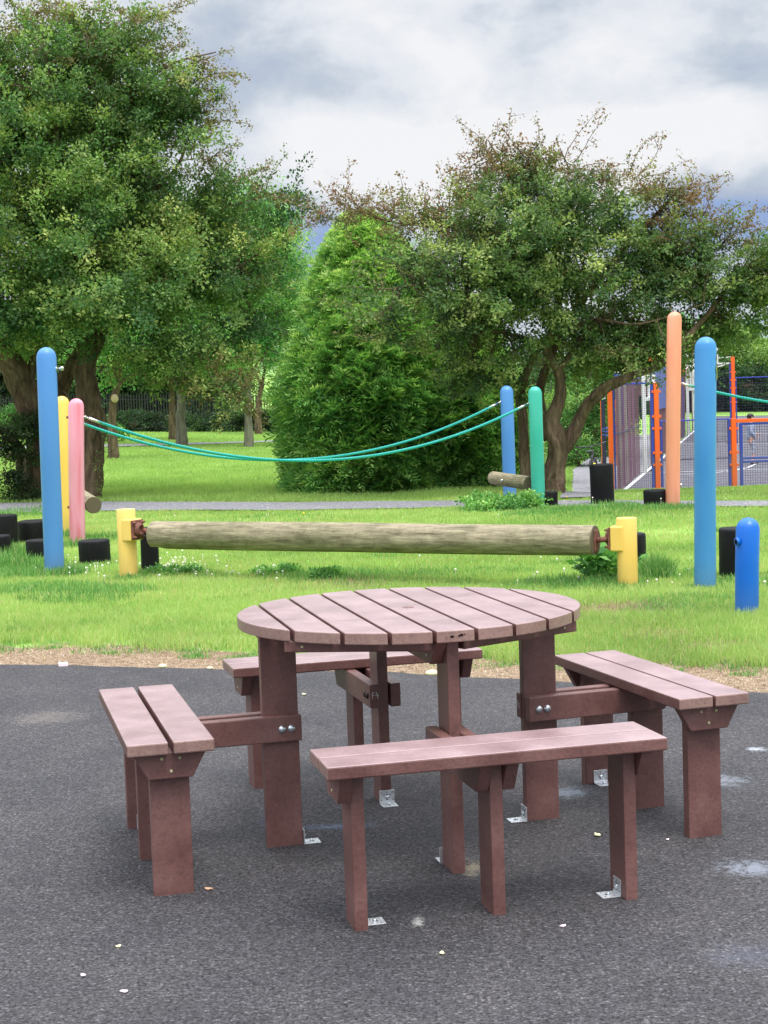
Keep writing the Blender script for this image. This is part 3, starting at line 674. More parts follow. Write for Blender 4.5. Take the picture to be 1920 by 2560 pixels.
def log_obj(name, a, b, r, label, grp=None, rings=24, notch=False, parent=None):
    """log along local X"""
    a, b = Vector(a), Vector(b); d = b-a; ln = d.length
    o = bpy.data.objects.new(name, None)
    mb = MB(); prof = [(0, 0), (r*.95, 0), (r, r*.06)]+[(r, ln*k/rings) for k in range(1, rings)]+[(r, ln-r*.06), (r*.95, ln), (0, ln)]
    mb.lathe(prof, 36, wob=lambda t, z: .022*math.sin(2*t+z*1.3)+.014*math.sin(5*t+z*3)+.02*(float(vnoise(t*1.5, z*2.5, 0, 4))-.5))
    mb.xf(Matrix.Rotation(PI/2, 4, 'Y'))
    if notch:
        for v in mb.bm.verts:
            if (v.co.x < r*.6 or v.co.x > ln-r*.6) and v.co.z < -r*.86: v.co.z = -r*.86
    me = bpy.data.meshes.new(name); mb.bm.to_mesh(me); mb.bm.free()
    ob = new_obj(name, me, [M_LOG, M_LOGE], parent)
    for p in me.polygons:
        if abs(p.normal.x) > .6: p.material_index = 1; p.use_smooth = False
    ob.location = a; ob.rotation_euler = d.to_track_quat('X', 'Z').to_euler()
    bpy.data.objects.remove(o)
    return ob
# short step logs
lg = log_obj('step_log', A(196, 1238, 18.3), A(234, 1263, 16.95), px2m(41, 16.95)/2, '')
tag(lg, 'short weathered log fixed beside the pink post, sawn end towards us', 'log')
lg = log_obj('step_log', A(1233, 1195, 20.85), A(1324, 1208, 20.0), px2m(34, 20.4)/2, '')
tag(lg, 'short weathered log bolted across the blue post beside the green post', 'log')
mb = MB(); mb.tube([(.40, -.115, .0), (.40, -.08, .0)], .02, 10); mb.build('bolt', M_CHROME, lg)

# log roller between two yellow posts
PL, PR = G(322, 1444), G(1570, 1469); la, lb = A(384, 1337, PL.y-.06), A(1489, 1352, PR.y+.05)
al, ar = A(360, 1323, PL.y-.03), A(1520, 1346, PR.y+.02)
roll = empty('log_roller', (PL+PR)/2); tag(roll, 'long log roller on axles between two short yellow posts', 'log roller')
C0 = roll.location.copy()
lgm = log_obj('log', la-C0, lb-C0, .116, '', rings=60, notch=True, parent=roll)
ax = (lb-la).normalized()
for (e, ae, s) in ((la, al, -1), (lb, ar, 1)):
    mb = MB(); mb.tube([e-C0-ax*s*.02, ae-C0+ax*s*.03], .021, 12); mb.build('axle', M_RUST, roll)
    mb = MB(); M = Matrix.Translation(e-C0+ax*s*.004) @ ax.to_track_quat('X', 'Z').to_matrix().to_4x4(); mb.box((0, 0, 0), (.012, .09, .16), 0, .003, M=M); mb.build('end_plate', M_RUST, roll)
for (pb, h, r, s, ae) in ((PL, .585, .0785, 1, al), (PR, .515, .074, -1, ar)):
    mb = MB(); mb.lathe([(r, -.3), (r, h*.5), (r, h-.006), (r*.96, h), (r*.9, h-.004), (0, h-.002)], 36, TR(*(pb-C0))); p = mb.build('post', M_YEL2, roll)
    # saddle welded to the post, flange plate, bolts, bearing
    ang = math.atan2(ax.y, ax.x); zc = ae.z-pb.z
    M = Matrix.Translation(pb-C0) @ RZ(ang)
    mb = MB(); mb.box((s*.055, 0, zc), (.095, .17, .185), 0, .012, M=M, seg=3); mb.build('saddle', M_YEL2, roll)
    mb = MB(); mb.box((s*.111, 0, zc), (.014, .165, .165), 0, .004, M=M)
    mb.lathe([(.06, 0), (.06, .022), (.05, .03), (.044, .036), (.034, .036), (.032, .02), (0, .02)], 24, M @ TR(s*.118, 0, zc) @ Matrix.Rotation(s*PI/2, 4, 'Y')); fl = mb.build('bearing_flange', M_RUST, roll)
    for (yy, zz) in ((-.062, .062), (.062, .062), (-.062, -.062), (.062, -.062)): mb = MB(); mb.lathe([(.014, 0), (.014, .012), (.008, .014), (.008, .03), (0, .03)], 6, M @ TR(s*.118, yy, zc+zz) @ Matrix.Rotation(s*PI/2, 4, 'Y')); mb.build('bolt', M_RUST, fl)

# black stepping stumps
def stump(px, pyb, pyt, wpx, label, cx=None):
    g0 = G(px, pyb); r = px2m(wpx, g0.y)/2; h = A(px, pyt, g0.y).z; g0.y += r; 
    mb = MB(); sd_ = px*.01
    mb.lathe([(r, -.2), (r, 0), (r*.995, h*.5), (r, h-.02), (r*.97, h-.006), (r*.92, h), (r*.5, h+.002), (0, h)], 34, wob=lambda t, z: .018*math.sin(2*t+sd_)+.012*math.sin(5*t+sd_*3))
    o = mb.build('stump', M_BLK); o.location = g0; o.rotation_euler = (random.uniform(-.02, .02), random.uniform(-.02, .02), random.random()*6); tag(o, label, 'stump', 'black timber stepping stumps in the grass')
stump(2, 1368, 1289, 72, 'tall black stump cut by the left edge of the photo')
stump(-8, 1400, 1341, 60, 'low black stump in long grass at the very left edge')
stump(76, 1358, 1304, 76, 'wide black stump left of the tall left blue post, farther one')
stump(98, 1404, 1352, 80, 'low black stump just left of the tall left blue post foot')
stump(231, 1413, 1353, 80, 'low black stump between the pink post and the left roller post')
stump(373, 1432, 1320, 46, 'narrow black stump behind the left yellow post of the roller')
stump(1376, 1272, 1230, 42, 'low black stump just right of the green post')
stump(1511, 1267, 1161, 59, 'tallest black stump, standing in front of the leaning bicycle')
stump(1644, 1270, 1226, 60, 'low mossy black stump at the foot of the salmon post')
stump(1581, 1426, 1337, 87, 'black stump behind the right yellow post of the roller')
stump(1855, 1452, 1323, 92, 'black stump behind the short deep blue bollard')

# ------------------------------------------------------------------ ball court fencing
def wire_panel(name, a, b, z0, z1, sx, sz, t, mat, parent):
    """welded mesh between two ground points a,b (2D), wires as thin square rods"""
    a, b = Vector((a[0], a[1], 0)), Vector((b[0], b[1], 0)); d = b-a; ln = d.length; d.normalize(); n = Vector((-d.y, d.x, 0))
    V, Fc = [], []
    def rod(p, q):
        w = (q-p).normalized(); u = n*t/2; v = w.cross(n).normalized()*t/2; k = len(V)
        for e in (p, q):
            for s, r in ((1, 1), (-1, 1), (-1, -1), (1, -1)): V.append(tuple(e+u*s+v*r))
        for i in range(4): j = (i+1) % 4; Fc.append((k+i, k+j, k+4+j, k+4+i))
    m = max(2, int(ln/sx))
    for i in range(m+1): p = a+d*(ln*i/m); rod(Vector((p.x, p.y, z0)), Vector((p.x, p.y, z1)))
    m = max(2, int((z1-z0)/sz))
    for i in range(m+1):
        z = z0+(z1-z0)*i/m; rod(Vector((a.x, a.y, z))+n*t, Vector((b.x, b.y, z))+n*t)
    return new_obj(name, mesh_np(name, V, Fc), mat, parent)
def bar(parent, a, b, w, mat, name='rail', bev=.004):
    a, b = Vector(a), Vector(b); d = b-a; mb = MB(); mb.box((0, 0, 0), (d.length, w, w), 0, bev, seg=1)
    mb.xf(Matrix.Translation((a+b)/2) @ d.to_track_quat('X', 'Z').to_matrix().to_4x4()); return mb.build(name, mat, parent)
def fpost(parent, x, y, z0, z1, w, mat=None, lugs=(), lugdir=(1, 0)):
    mb = MB(); mb.box((x, y, (z0+z1)/2), (w, w, z1-z0), 0, .005, seg=1)
    for z in lugs:
        for s in (-1, 1): mb.box((x+s*(w/2+.022)*lugdir[0], y+s*(w/2+.022)*lugdir[1]-.02, z), (.042 if lugdir[0] else .04, .05, .05), 0, .003, seg=1)
    return mb.build('fence_post', mat or M_ORG, parent)
FY = 32.0
xa, xb, xc = A(1527, 1100, FY).x, A(1642, 1100, FY).x, A(1834, 1100, FY).x
zh = A(1585, 959, FY).z; zl = A(1740, 1050, FY).z
O = Vector((0, 0, 0))
ff = empty('court_fence', (xb, FY, CZ)); tag(ff, 'near court fence with orange posts and blue edged mesh, stepping down to the right', 'fence')
def rel(o):   # children built in world coordinates: shift back by the parent's location
    for c in o.children: c.location = -o.location
fpost(ff, xa, FY, CZ-.3, A(1527, 952, FY).z, .09)
fpost(ff, xb, FY, CZ-.3, A(1642, 956, FY).z, .1, lugs=[A(1642, q, FY).z for q in (979, 1041, 1071, 1132, 1162, 1222)])
fpost(ff, xc, FY, CZ-.3, A(1834, 1046, FY).z, .1, lugs=[A(1834, q, FY).z for q in (1071, 1131, 1162, 1218)])
wire_panel('mesh_panel', (xa+.05, FY), (xb-.1, FY), CZ+.05, zh, .042, .042, .004, M_WIRE, ff)
bar(ff, (xa+.05, FY, zh), (xb-.06, FY, zh), .035, M_NAVY); bar(ff, (xb-.085, FY, CZ+.03), (xb-.085, FY, zh), .06, M_NAVY, 'panel_frame'); bar(ff, (xa+.075, FY, CZ+.03), (xa+.075, FY, zh), .03, M_NAVY, 'panel_frame')
wire_panel('mesh_panel', (xb+.12, FY), (xc-.12, FY), CZ+.05, zl, .05, .05, .0042, M_WIRE, ff)
bar(ff, (xb+.06, FY, zl), (xc-.06, FY, zl), .028, M_NAVY); bar(ff, (xb+.09, FY, CZ+.03), (xb+.09, FY, zl), .045, M_NAVY, 'panel_frame'); bar(ff, (xc-.09, FY, CZ+.03), (xc-.09, FY, zl), .045, M_NAVY, 'panel_frame')
zm = A(1740, 1147, FY).z; bar(ff, (xb+.1, FY-.01, zm), (xc-.1, FY-.01, zm), .02, M_WIRE, 'joint_rail')
rel(ff)
# gate panel to the right
gt = empty('court_gate', (xc+1., FY, CZ)); tag(gt, 'low gate panel with orange top bar and blue frame at the right edge', 'gate')
z1 = A(1880, 1051, FY).z; xr = xc+2.6
bar(gt, (xc+.05, FY, z1-.0), (xr, FY, z1), .07, M_ORG, 'top_bar')
for (za, zb_, w) in ((1059, None, .045), (1145, None, .05), (1150, None, .05)): 
    z = A(1880, za, FY).z-(.0 if za != 1150 else .03); bar(gt, (xc+.14, FY, z), (xr, FY, z), w, M_NAVY, 'panel_frame')
bar(gt, (xc+.15, FY, CZ+.05), (xc+.15, FY, A(1880, 1057, FY).z), .06, M_NAVY, 'panel_frame')
wire_panel('mesh_panel', (xc+.18, FY), (xr, FY), A(1880, 1143, FY).z, A(1880, 1061, FY).z, .05, .05, .0055, M_WIRE, gt)
wire_panel('mesh_panel', (xc+.18, FY), (xr, FY), CZ+.05, A(1880, 1156, FY).z, .05, .05, .0055, M_WIRE, gt)
fpost(gt, xr+.06, FY, CZ-.3, z1+.03, .1)
rel(gt)
# long left side fence running away from us
S0 = G(1545, 1235, CZ); S1 = G(1735, 1071, CZ); sdv = (S1-S0); sl_ = sdv.length; sdn = sdv.normalized()
def SP(t): return S0+sdn*t
def t_at(px):   # distance along the wall seen at this column
    lo, hi = 0., sl_*1.3
    for _ in range(40):
        m = (lo+hi)/2; q = SP(m)-Vector((0, 0, H_)); X_ = 960+F_*(q.x*_RT[0]+q.y*_RT[1]+q.z*_RT[2])/(q.x*_F[0]+q.y*_F[1]+q.z*_F[2])
        if X_ < px: lo = m
        else: hi = m
    return m
g1a, g1b, g2a, g2b = t_at(1601), t_at(1627), t_at(1714), t_at(1730)
M_PINKW = m_paint('faded_mauve_steel', srgb(170, 110, 160), fade=srgb(190, 150, 190), amt=.5)
sf = empty('court_fence', SP(g1a)); tag(sf, 'long purple mesh side fence of the ball court running away from us', 'fence')
zs = CZ+2.38
def seg(t0, t1, z0, z1, mat, sx=.09): return wire_panel('mesh_panel', SP(t0)[:2], SP(t1)[:2], z0, z1, sx, .065, .0042, mat, sf)
seg(0, g1a, CZ+.03, zs, M_WIRE2); seg(g1b, g2a, CZ+.03, CZ+2.9, M_WIRE2); seg(g2b, sl_, CZ+.03, CZ+3.3, M_WIRE2, .1); seg(g1a, g1b, CZ+1.95, zs+.2, M_WIRE2); seg(g2a, g2b, CZ+2.1, CZ+3.9, M_WIRE2)
for px in (1551, 1557, 1565, 1572, 1581, 1590): t = t_at(px); p = SP(t); bar(sf, (p.x-.03, p.y, CZ), (p.x-.03, p.y, zs+.02), .05, M_WHT if px in (1557, 1572) else M_PINKW, 'panel_frame')
for t0, t1, z, m, w in ((0, g1a, zs, M_NAVY, .05), (0, g1a, zs+.06, M_WHT, .03), (g1b, g2a, CZ+2.95, M_ORG, .14), (g2b, sl_, CZ+3.4, M_ORG, .16), (g2a, g2b, CZ+3.95, M_ORG, .14), (0, g1a, CZ+1.2, M_WIRE, .02)):
    a, b_ = SP(t0), SP(t1); bar(sf, (a.x, a.y, z), (b_.x, b_.y, z), w, m)
for k in range(5):
    t = g1b+(g2a-g1b)*(k+.5)/5; p = SP(t); bar(sf, (p.x, p.y, CZ), (p.x, p.y, CZ+2.95), .06, M_WIRE2 if k % 2 else M_NAVY, 'panel_frame')
for t0, t1, z0, z1 in ((t_at(1536.), t_at(1556), CZ+1.35, zs-.04), (g1b+.3, g1b+(g2a-g1b)*.42, CZ+1.5, CZ+2.85)):
    a, b_ = SP(max(t0, 1.2)), SP(t1); d = b_-a; mb = MB(); mb.box(((a.x+b_.x)/2+.04, (a.y+b_.y)/2, (z0+z1)/2), (d.length, .012, z1-z0), math.atan2(d.y, d.x)); mb.build('solid_panel', M_PANEL, sf)
rel(sf)
# goals
def goal(ta, tb_, hb, ht, lab, w=.09):
    a, b_ = SP(ta), SP(tb_); o = empty('goal_frame', (a+b_)/2); off = Vector((.12, -.02, 0)); a = a+off; b_ = b_+off
    for p in (a, b_): bar(o, (p.x, p.y, CZ), (p.x, p.y, CZ+ht), w, M_WHT, 'goal_post')
    bar(o, (a.x, a.y, CZ+hb), (b_.x, b_.y, CZ+hb), w, M_WHT, 'crossbar'); bar(o, (a.x, a.y, CZ+hb+.0+ht*0), (a.x+.4, a.y+.2, CZ+hb), .05, M_WHT, 'crossbar') if False else None
    for k in (1,):
        m = a.lerp(b_, k/2); bar(o, (m.x, m.y, CZ+hb), (m.x, m.y, CZ+ht), w*.7, M_WHT, 'upright_bar')
    # recess behind the goal
    back = Vector((-1.0, .25, 0)); c, d = a+back, b_+back
    for p in (c, d): bar(o, (p.x, p.y, CZ), (p.x, p.y, CZ+hb), .07, M_ORG, 'recess_post')
    for z in (.95, 1.05, 1.15): bar(o, (c.x, c.y, CZ+z), (d.x, d.y, CZ+z), .03, M_NAVY, 'recess_rail')
    tag(o, lab, 'goal', 'goals in the court side fence')
    for ch in o.children: ch.location = -o.location
    return o
goal(g1a, g1b, 1.85, 2.5, 'nearer white goal frame set into the court side fence')
goal(g2a, g2b, 2.1, 4.0, 'farther taller white goal frame near the end of the court fence', .12)
# recess fence on the left of the corner post
rf = empty('court_fence', (xa-.3, 33, CZ)); tag(rf, 'narrow return of court fence left of the corner post', 'fence')
xq = A(1505, 1100, 33.4).x; zq = A(1515, 996, 33).z
wire_panel('mesh_panel', (xq, 33.4), (xa-.02, 32.6), CZ+.03, zq, .035, .04, .008, M_WIRE, rf)
for py, m in ((996, M_NAVY), (999, M_WHT), (1074, M_NAVY), (1080, M_NAVY), (1089, M_NAVY)):
    z = A(1515, py, 33).z; bar(rf, (xq, 33.38, z), (xa-.02, 32.58, z+.03), .028, m)
rel(rf)
# basketball post with backboard
HY = 58.; hp = empty('basketball_post', (A(1833, 1000, HY).x, HY, CZ)); tag(hp, 'tall orange post carrying a white basketball backboard on an arm', 'basketball hoop')
hx = hp.location.x; hz = A(1833, 892, HY).z
fpost(hp, hx, HY, CZ, hz, .13, lugs=[A(1833, q, HY).z for q in (930, 950, 970, 1005)])
bar(hp, (hx-.1, HY, CZ), (hx-.1, HY, hz-.2), .05, M_NAVY, 'panel_frame'); bar(hp, (hx+.11, HY, CZ), (hx+.11, HY, A(1833, 945, HY).z), .04, M_NAVY, 'panel_frame')
bx_ = A(1795, 1000, HY).x
bar(hp, (bx_, HY, A(1800, 909, HY).z), (hx-.06, HY, A(1800, 909, HY).z), .05, M_WHT, 'arm'); bar(hp, (bx_, HY, A(1800, 917, HY).z), (bx_+.32, HY, A(1800, 911, HY).z), .045, M_WHT, 'arm'); bar(hp, (bx_, HY, A(1800, 895, HY).z), (hx-.06, HY, A(1800, 893, HY).z), .03, M_WHT, 'arm')
mb = MB(); mb.box((bx_-.03, HY+.6, (A(1795, 857, HY).z+A(1795, 912, HY).z)/2), (.05, 1.6, px2m(56, HY)), 0, .01, seg=1); mb.build('backboard', M_WHT, hp)
mb = MB(); pts = [(bx_-.35+.23*math.cos(t), HY+.6+.23*math.sin(t), A(1790, 905, HY).z) for t in np.linspace(0, 2*PI, 17)]; mb.tube(pts, .012, 6, cap=False); mb.build('hoop_ring', M_ORG, hp)
rel(hp)
bfn = empty('court_fence', (hx+3, HY, CZ)); tag(bfn, 'far see-through mesh fence with thin blue top rail right of the basketball post', 'fence')
zt_ = A(1880, 943, HY).z; wire_panel('mesh_panel', (hx+.14, HY), (hx+7, HY+.3), CZ, zt_, .1, .1, .006, M_WIRE, bfn); bar(bfn, (hx+.1, HY, zt_), (hx+7, HY+.3, zt_), .04, M_NAVY); fpost(bfn, hx+7.1, HY+.3, CZ, zt_+.1, .1); rel(bfn)
bfl = empty('court_fence', (hx-2, HY+2, CZ)); tag(bfl, 'far mesh fence between the farther goal and the basketball post', 'fence')
wire_panel('mesh_panel', (hx-.14, HY), (hx-1.1, HY+8), CZ, A(1800, 925, HY).z, .1, .1, .006, M_WIRE, bfl); rel(bfl)

# ------------------------------------------------------------------ bicycle leaning by the corner
BK = Vector((A(1497, 1150, 30.6).x, 30.75, Z(5.0, 30.7)+.02)); bike = empty('bicycle', BK, math.radians(78)); tag(bike, 'dark bicycle with a yellow frame sleeve leaning by the court corner', 'bicycle')
M_TYRE, _, _ = mk('rubber', (.012, .012, .013, 1), .7, .3); M_BKY, _, _ = mk('yellow_enamel', srgb(238, 214, 40), .35); M_BKF, _, _ = mk('black_enamel', (.02, .02, .024, 1), .3)
tilt = Matrix.Rotation(math.radians(-9), 4, 'X')
for x in (-.52, .52):
    c = Vector((x, 0, .34)); mb = MB(); mb.tube([c+Vector((.315*math.cos(t), 0, .315*math.sin(t))) for t in np.linspace(0, 2*PI, 33)], .026, 8, cap=False); mb.xf(tilt); w = mb.build('wheel', M_TYRE, bike)
    mb = MB(); mb.tube([c+Vector((.285*math.cos(t), 0, .285*math.sin(t))) for t in np.linspace(0, 2*PI, 33)], .008, 6, cap=False); mb.tube([c+Vector((0, -.05, 0)), c+Vector((0, .05, 0))], .018, 8)
    for t in np.linspace(0, 2*PI, 17)[:-1]: mb.tube([c, c+Vector((.285*math.cos(t), 0, .285*math.sin(t)))], .0015, 4)
    mb.xf(tilt); mb.build('rim', M_CHROME, w)
mb = MB()
for a, b_, r in (((-.52, 0, .34), (-.1, 0, .30), .012), ((-.1, 0, .30), (-.2, 0, .78), .016), ((-.52, 0, .34), (-.17, 0, .66), .01), ((-.1, 0, .30), (.36, 0, .66), .02), ((-.18, 0, .7), (.36, 0, .76), .017), ((.33, 0, .84), (.38, 0, .62), .02), ((.38, 0, .62), (.52, 0, .34), .016)): mb.tube([a, b_], r, 8)
mb.xf(tilt); mb.build('frame', M_BKF, bike)
mb = MB(); mb.tube([(.0, 0, .365), (.25, 0, .57)], .034, 8); mb.xf(tilt); mb.build('frame_sleeve', M_BKY, bike)
mb = MB(); mb.tube([(.33, 0, .84), (.32, 0, .93)], .015, 8); mb.tube([(.3, -.31, .96), (.34, -.12, .93), (.34, .12, .93), (.3, .31, .96)], .013, 8); mb.tube([(.36, -.2, .93), (.42, -.24, .90)], .006, 6); mb.tube([(.36, .2, .93), (.42, .24, .90)], .006, 6); mb.xf(tilt); mb.build('handlebar', M_BKF, bike)
mb = MB(); mb.box((-.21, 0, .84), (.26, .13, .045), 0, .02); mb.xf(tilt); mb.build('saddle', M_BKF, bike)

# ------------------------------------------------------------------ the child on the court
GP = G(1879, 1163, CZ); HP = A(1880, 1033, GP.y).z-CZ     # standing height
k_ = HP/1.40
kid = empty('person', GP, 0); tag(kid, 'person in pale blue grey hoodie and striped leggings looking up on the court', 'person')
def skin(name, verts, edges, rads, mat, parent, root=0, lv=2):
    me = bpy.data.meshes.new(name); me.from_pydata([Vector(v)*k_ for v in verts], edges, []); o = new_obj(name, me, mat, parent)
    md = o.modifiers.new('skin', 'SKIN'); md.use_smooth_shade = True
    for i, r in enumerate(rads):
        r = r if hasattr(r, '__len__') else (r, r); me.skin_vertices[0].data[i].radius = (r[0]*k_, r[1]*k_)
    me.skin_vertices[0].data[root].use_root = True
    sb = o.modifiers.new('sub', 'SUBSURF'); sb.levels = lv; sb.render_levels = lv; return o
M_SKIN, _, _ = mk('skin', srgb(214, 160, 138), .5); M_HAIR, _, _ = mk('dark_hair', srgb(36, 28, 28), .6)
M_HOOD, nt, b = mk('hoodie_cloth', srgb(150, 158, 182), .85); q = noise(nt, 60, 3); bump(nt, b, q.outputs[0], .4, .01)
M_LEG, nt, b = mk('striped_leggings', rough=.8); tc = nd(nt, 'ShaderNodeTexCoord'); w = nd(nt, 'ShaderNodeTexWave', wave_type='BANDS', bands_direction='Z'); w.inputs['Scale'].default_value = 9; w.inputs['Distortion'].default_value = .6; L(nt, tc.outputs['Object'], w.inputs[0]); r = ramp(nt, w.outputs[0], [(.35, srgb(30, 34, 66)), (.5, srgb(190, 194, 210))]); L(nt, r.outputs[0], b.inputs['Base Color'])
# faces +X; left arm forward, knees a little bent
Vb = [(0, 0, .74), (.0, 0, .86), (.01, 0, 1.0), (.0, 0, 1.10), (.0, 0, 1.16), (.02, 0, 1.22), (.0, 0, 1.30),  # pelvis..head
      (-.01, -.12, 1.07), (-.03, -.15, .87), (.10, -.14, .76), (.0, .12, 1.07), (.02, .15, .86), (.20, .14, .83),
      (-.01, -.07, .66), (.05, -.08, .40), (-.01, -.08, .09), (.11, -.09, .03), (-.01, .07, .66), (.09, .09, .40), (.05, .09, .09), (.17, .1, .03)]
Eb = [(0, 1), (1, 2), (2, 3), (3, 4), (4, 5), (5, 6), (3, 7), (7, 8), (8, 9), (3, 10), (10, 11), (11, 12), (0, 13), (13, 14), (14, 15), (15, 16), (0, 17), (17, 18), (18, 19), (19, 20)]
Rb = [(.085, .10), .085, (.085, .11), (.07, .10), .04, (.07, .06), (.085, .075), .042, .033, .022, .042, .033, .022, .065, .045, .03, .025, .065, .045, .03, .025]
bd = skin('body', Vb, Eb, Rb, M_SKIN, kid)
# face, ears, hands
mb = MB(); hc = Vector((.02, 0, 1.285))*k_
mb.ball(hc+Vector((.098, 0, .01))*k_, .014*k_, (1, .8, 1.3)); mb.build('nose', M_SKIN, kid)
mb = MB()
for s in (-1, 1): mb.ball(hc+Vector((.082, s*.03, .035))*k_, .009*k_, (1, 1, .8))
mb.build('eyes', M_DARK, kid)
mb = MB(); mb.ball(hc+Vector((.085, 0, -.03))*k_, .02*k_, (.4, 1, .3)); mb.build('mouth', M_RUST, kid)
for s in (-1, 1):
    mb = MB(); mb.ball(hc+Vector((-.005, s*.076, .0))*k_, .02*k_, (.7, .35, 1.1)); mb.build('ear', M_SKIN, kid)
mb = MB(); mb.ball((-.012*k_, 0, 1.325*k_), .088*k_, (1.08, .95, .85), 16, 12); mb.ball((-.04*k_, 0, 1.28*k_), .072*k_, (.9, 1.02, 1)); mb.build('hair', M_HAIR, kid)
for (cx, cy, cz, sgn) in ((.10, -.14, .76, -1), (.20, .14, .83, 1)):
    verts = [(cx, cy, cz), (cx+.05, cy, cz-.005)]; ed = [(0, 1)]; rd = [(.02, .014), (.028, .012)]
    for j in range(4):
        y0 = cy+(j-1.5)*.016; ln = (.032, .038, .036, .028)[j]; n0 = len(verts)
        verts += [(cx+.07, y0, cz-.006), (cx+.07+ln*.6, y0, cz-.012), (cx+.07+ln, y0, cz-.026)]; ed += [(1, n0), (n0, n0+1), (n0+1, n0+2)]; rd += [.0075, .0065, .0055]
    n0 = len(verts); verts += [(cx+.035, cy-sgn*.03, cz+.004), (cx+.06, cy-sgn*.042, cz)]; ed += [(0, n0), (n0, n0+1)]; rd += [.009, .007]
    skin('hand', verts, ed, rd, M_SKIN, kid, lv=1)
Vh = [(0, 0, .66), (0, 0, .8), (.005, 0, .98), (0, 0, 1.09), (-.01, 0, 1.16), (-.01, -.125, 1.07), (-.03, -.155, .88), (.085, -.143, .775), (-.01, .125, 1.07), (.015, .155, .87), (.18, .143, .832)]
Eh = [(0, 1), (1, 2), (2, 3), (3, 4), (3, 5), (5, 6), (6, 7), (3, 8), (8, 9), (9, 10)]
skin('hoodie', Vh, Eh, [(.125, .14), (.115, .135), (.105, .13), (.09, .11), (.08, .075), .06, .052, .038, .06, .052, .038], M_HOOD, kid, 2)
for s, a, b_, c_ in ((-1, (0, -.06, .70), (.05, -.08, .42), (.0, -.08, .26)), (1, (0, .06, .70), (.09, .09, .42), (.065, .09, .27))):
    skin('legging', [a, b_, c_], [(0, 1), (1, 2)], [.085, .058, .044], M_LEG, kid, 0)
for (x, y) in ((.0, -.08), (.06, .09)):
    mb = MB(); mb.tube([(x*k_-.005, y*k_, .06*k_), (x*k_-.005, y*k_, .13*k_)], .042*k_, 10); mb.build('sock', M_WHT, kid)
    mb = MB(); mb.ball(((x+.045)*k_, y*k_, .035*k_), .06*k_, (1.7, .75, .62), 14, 8); mb.build('shoe', M_TYRE, kid)

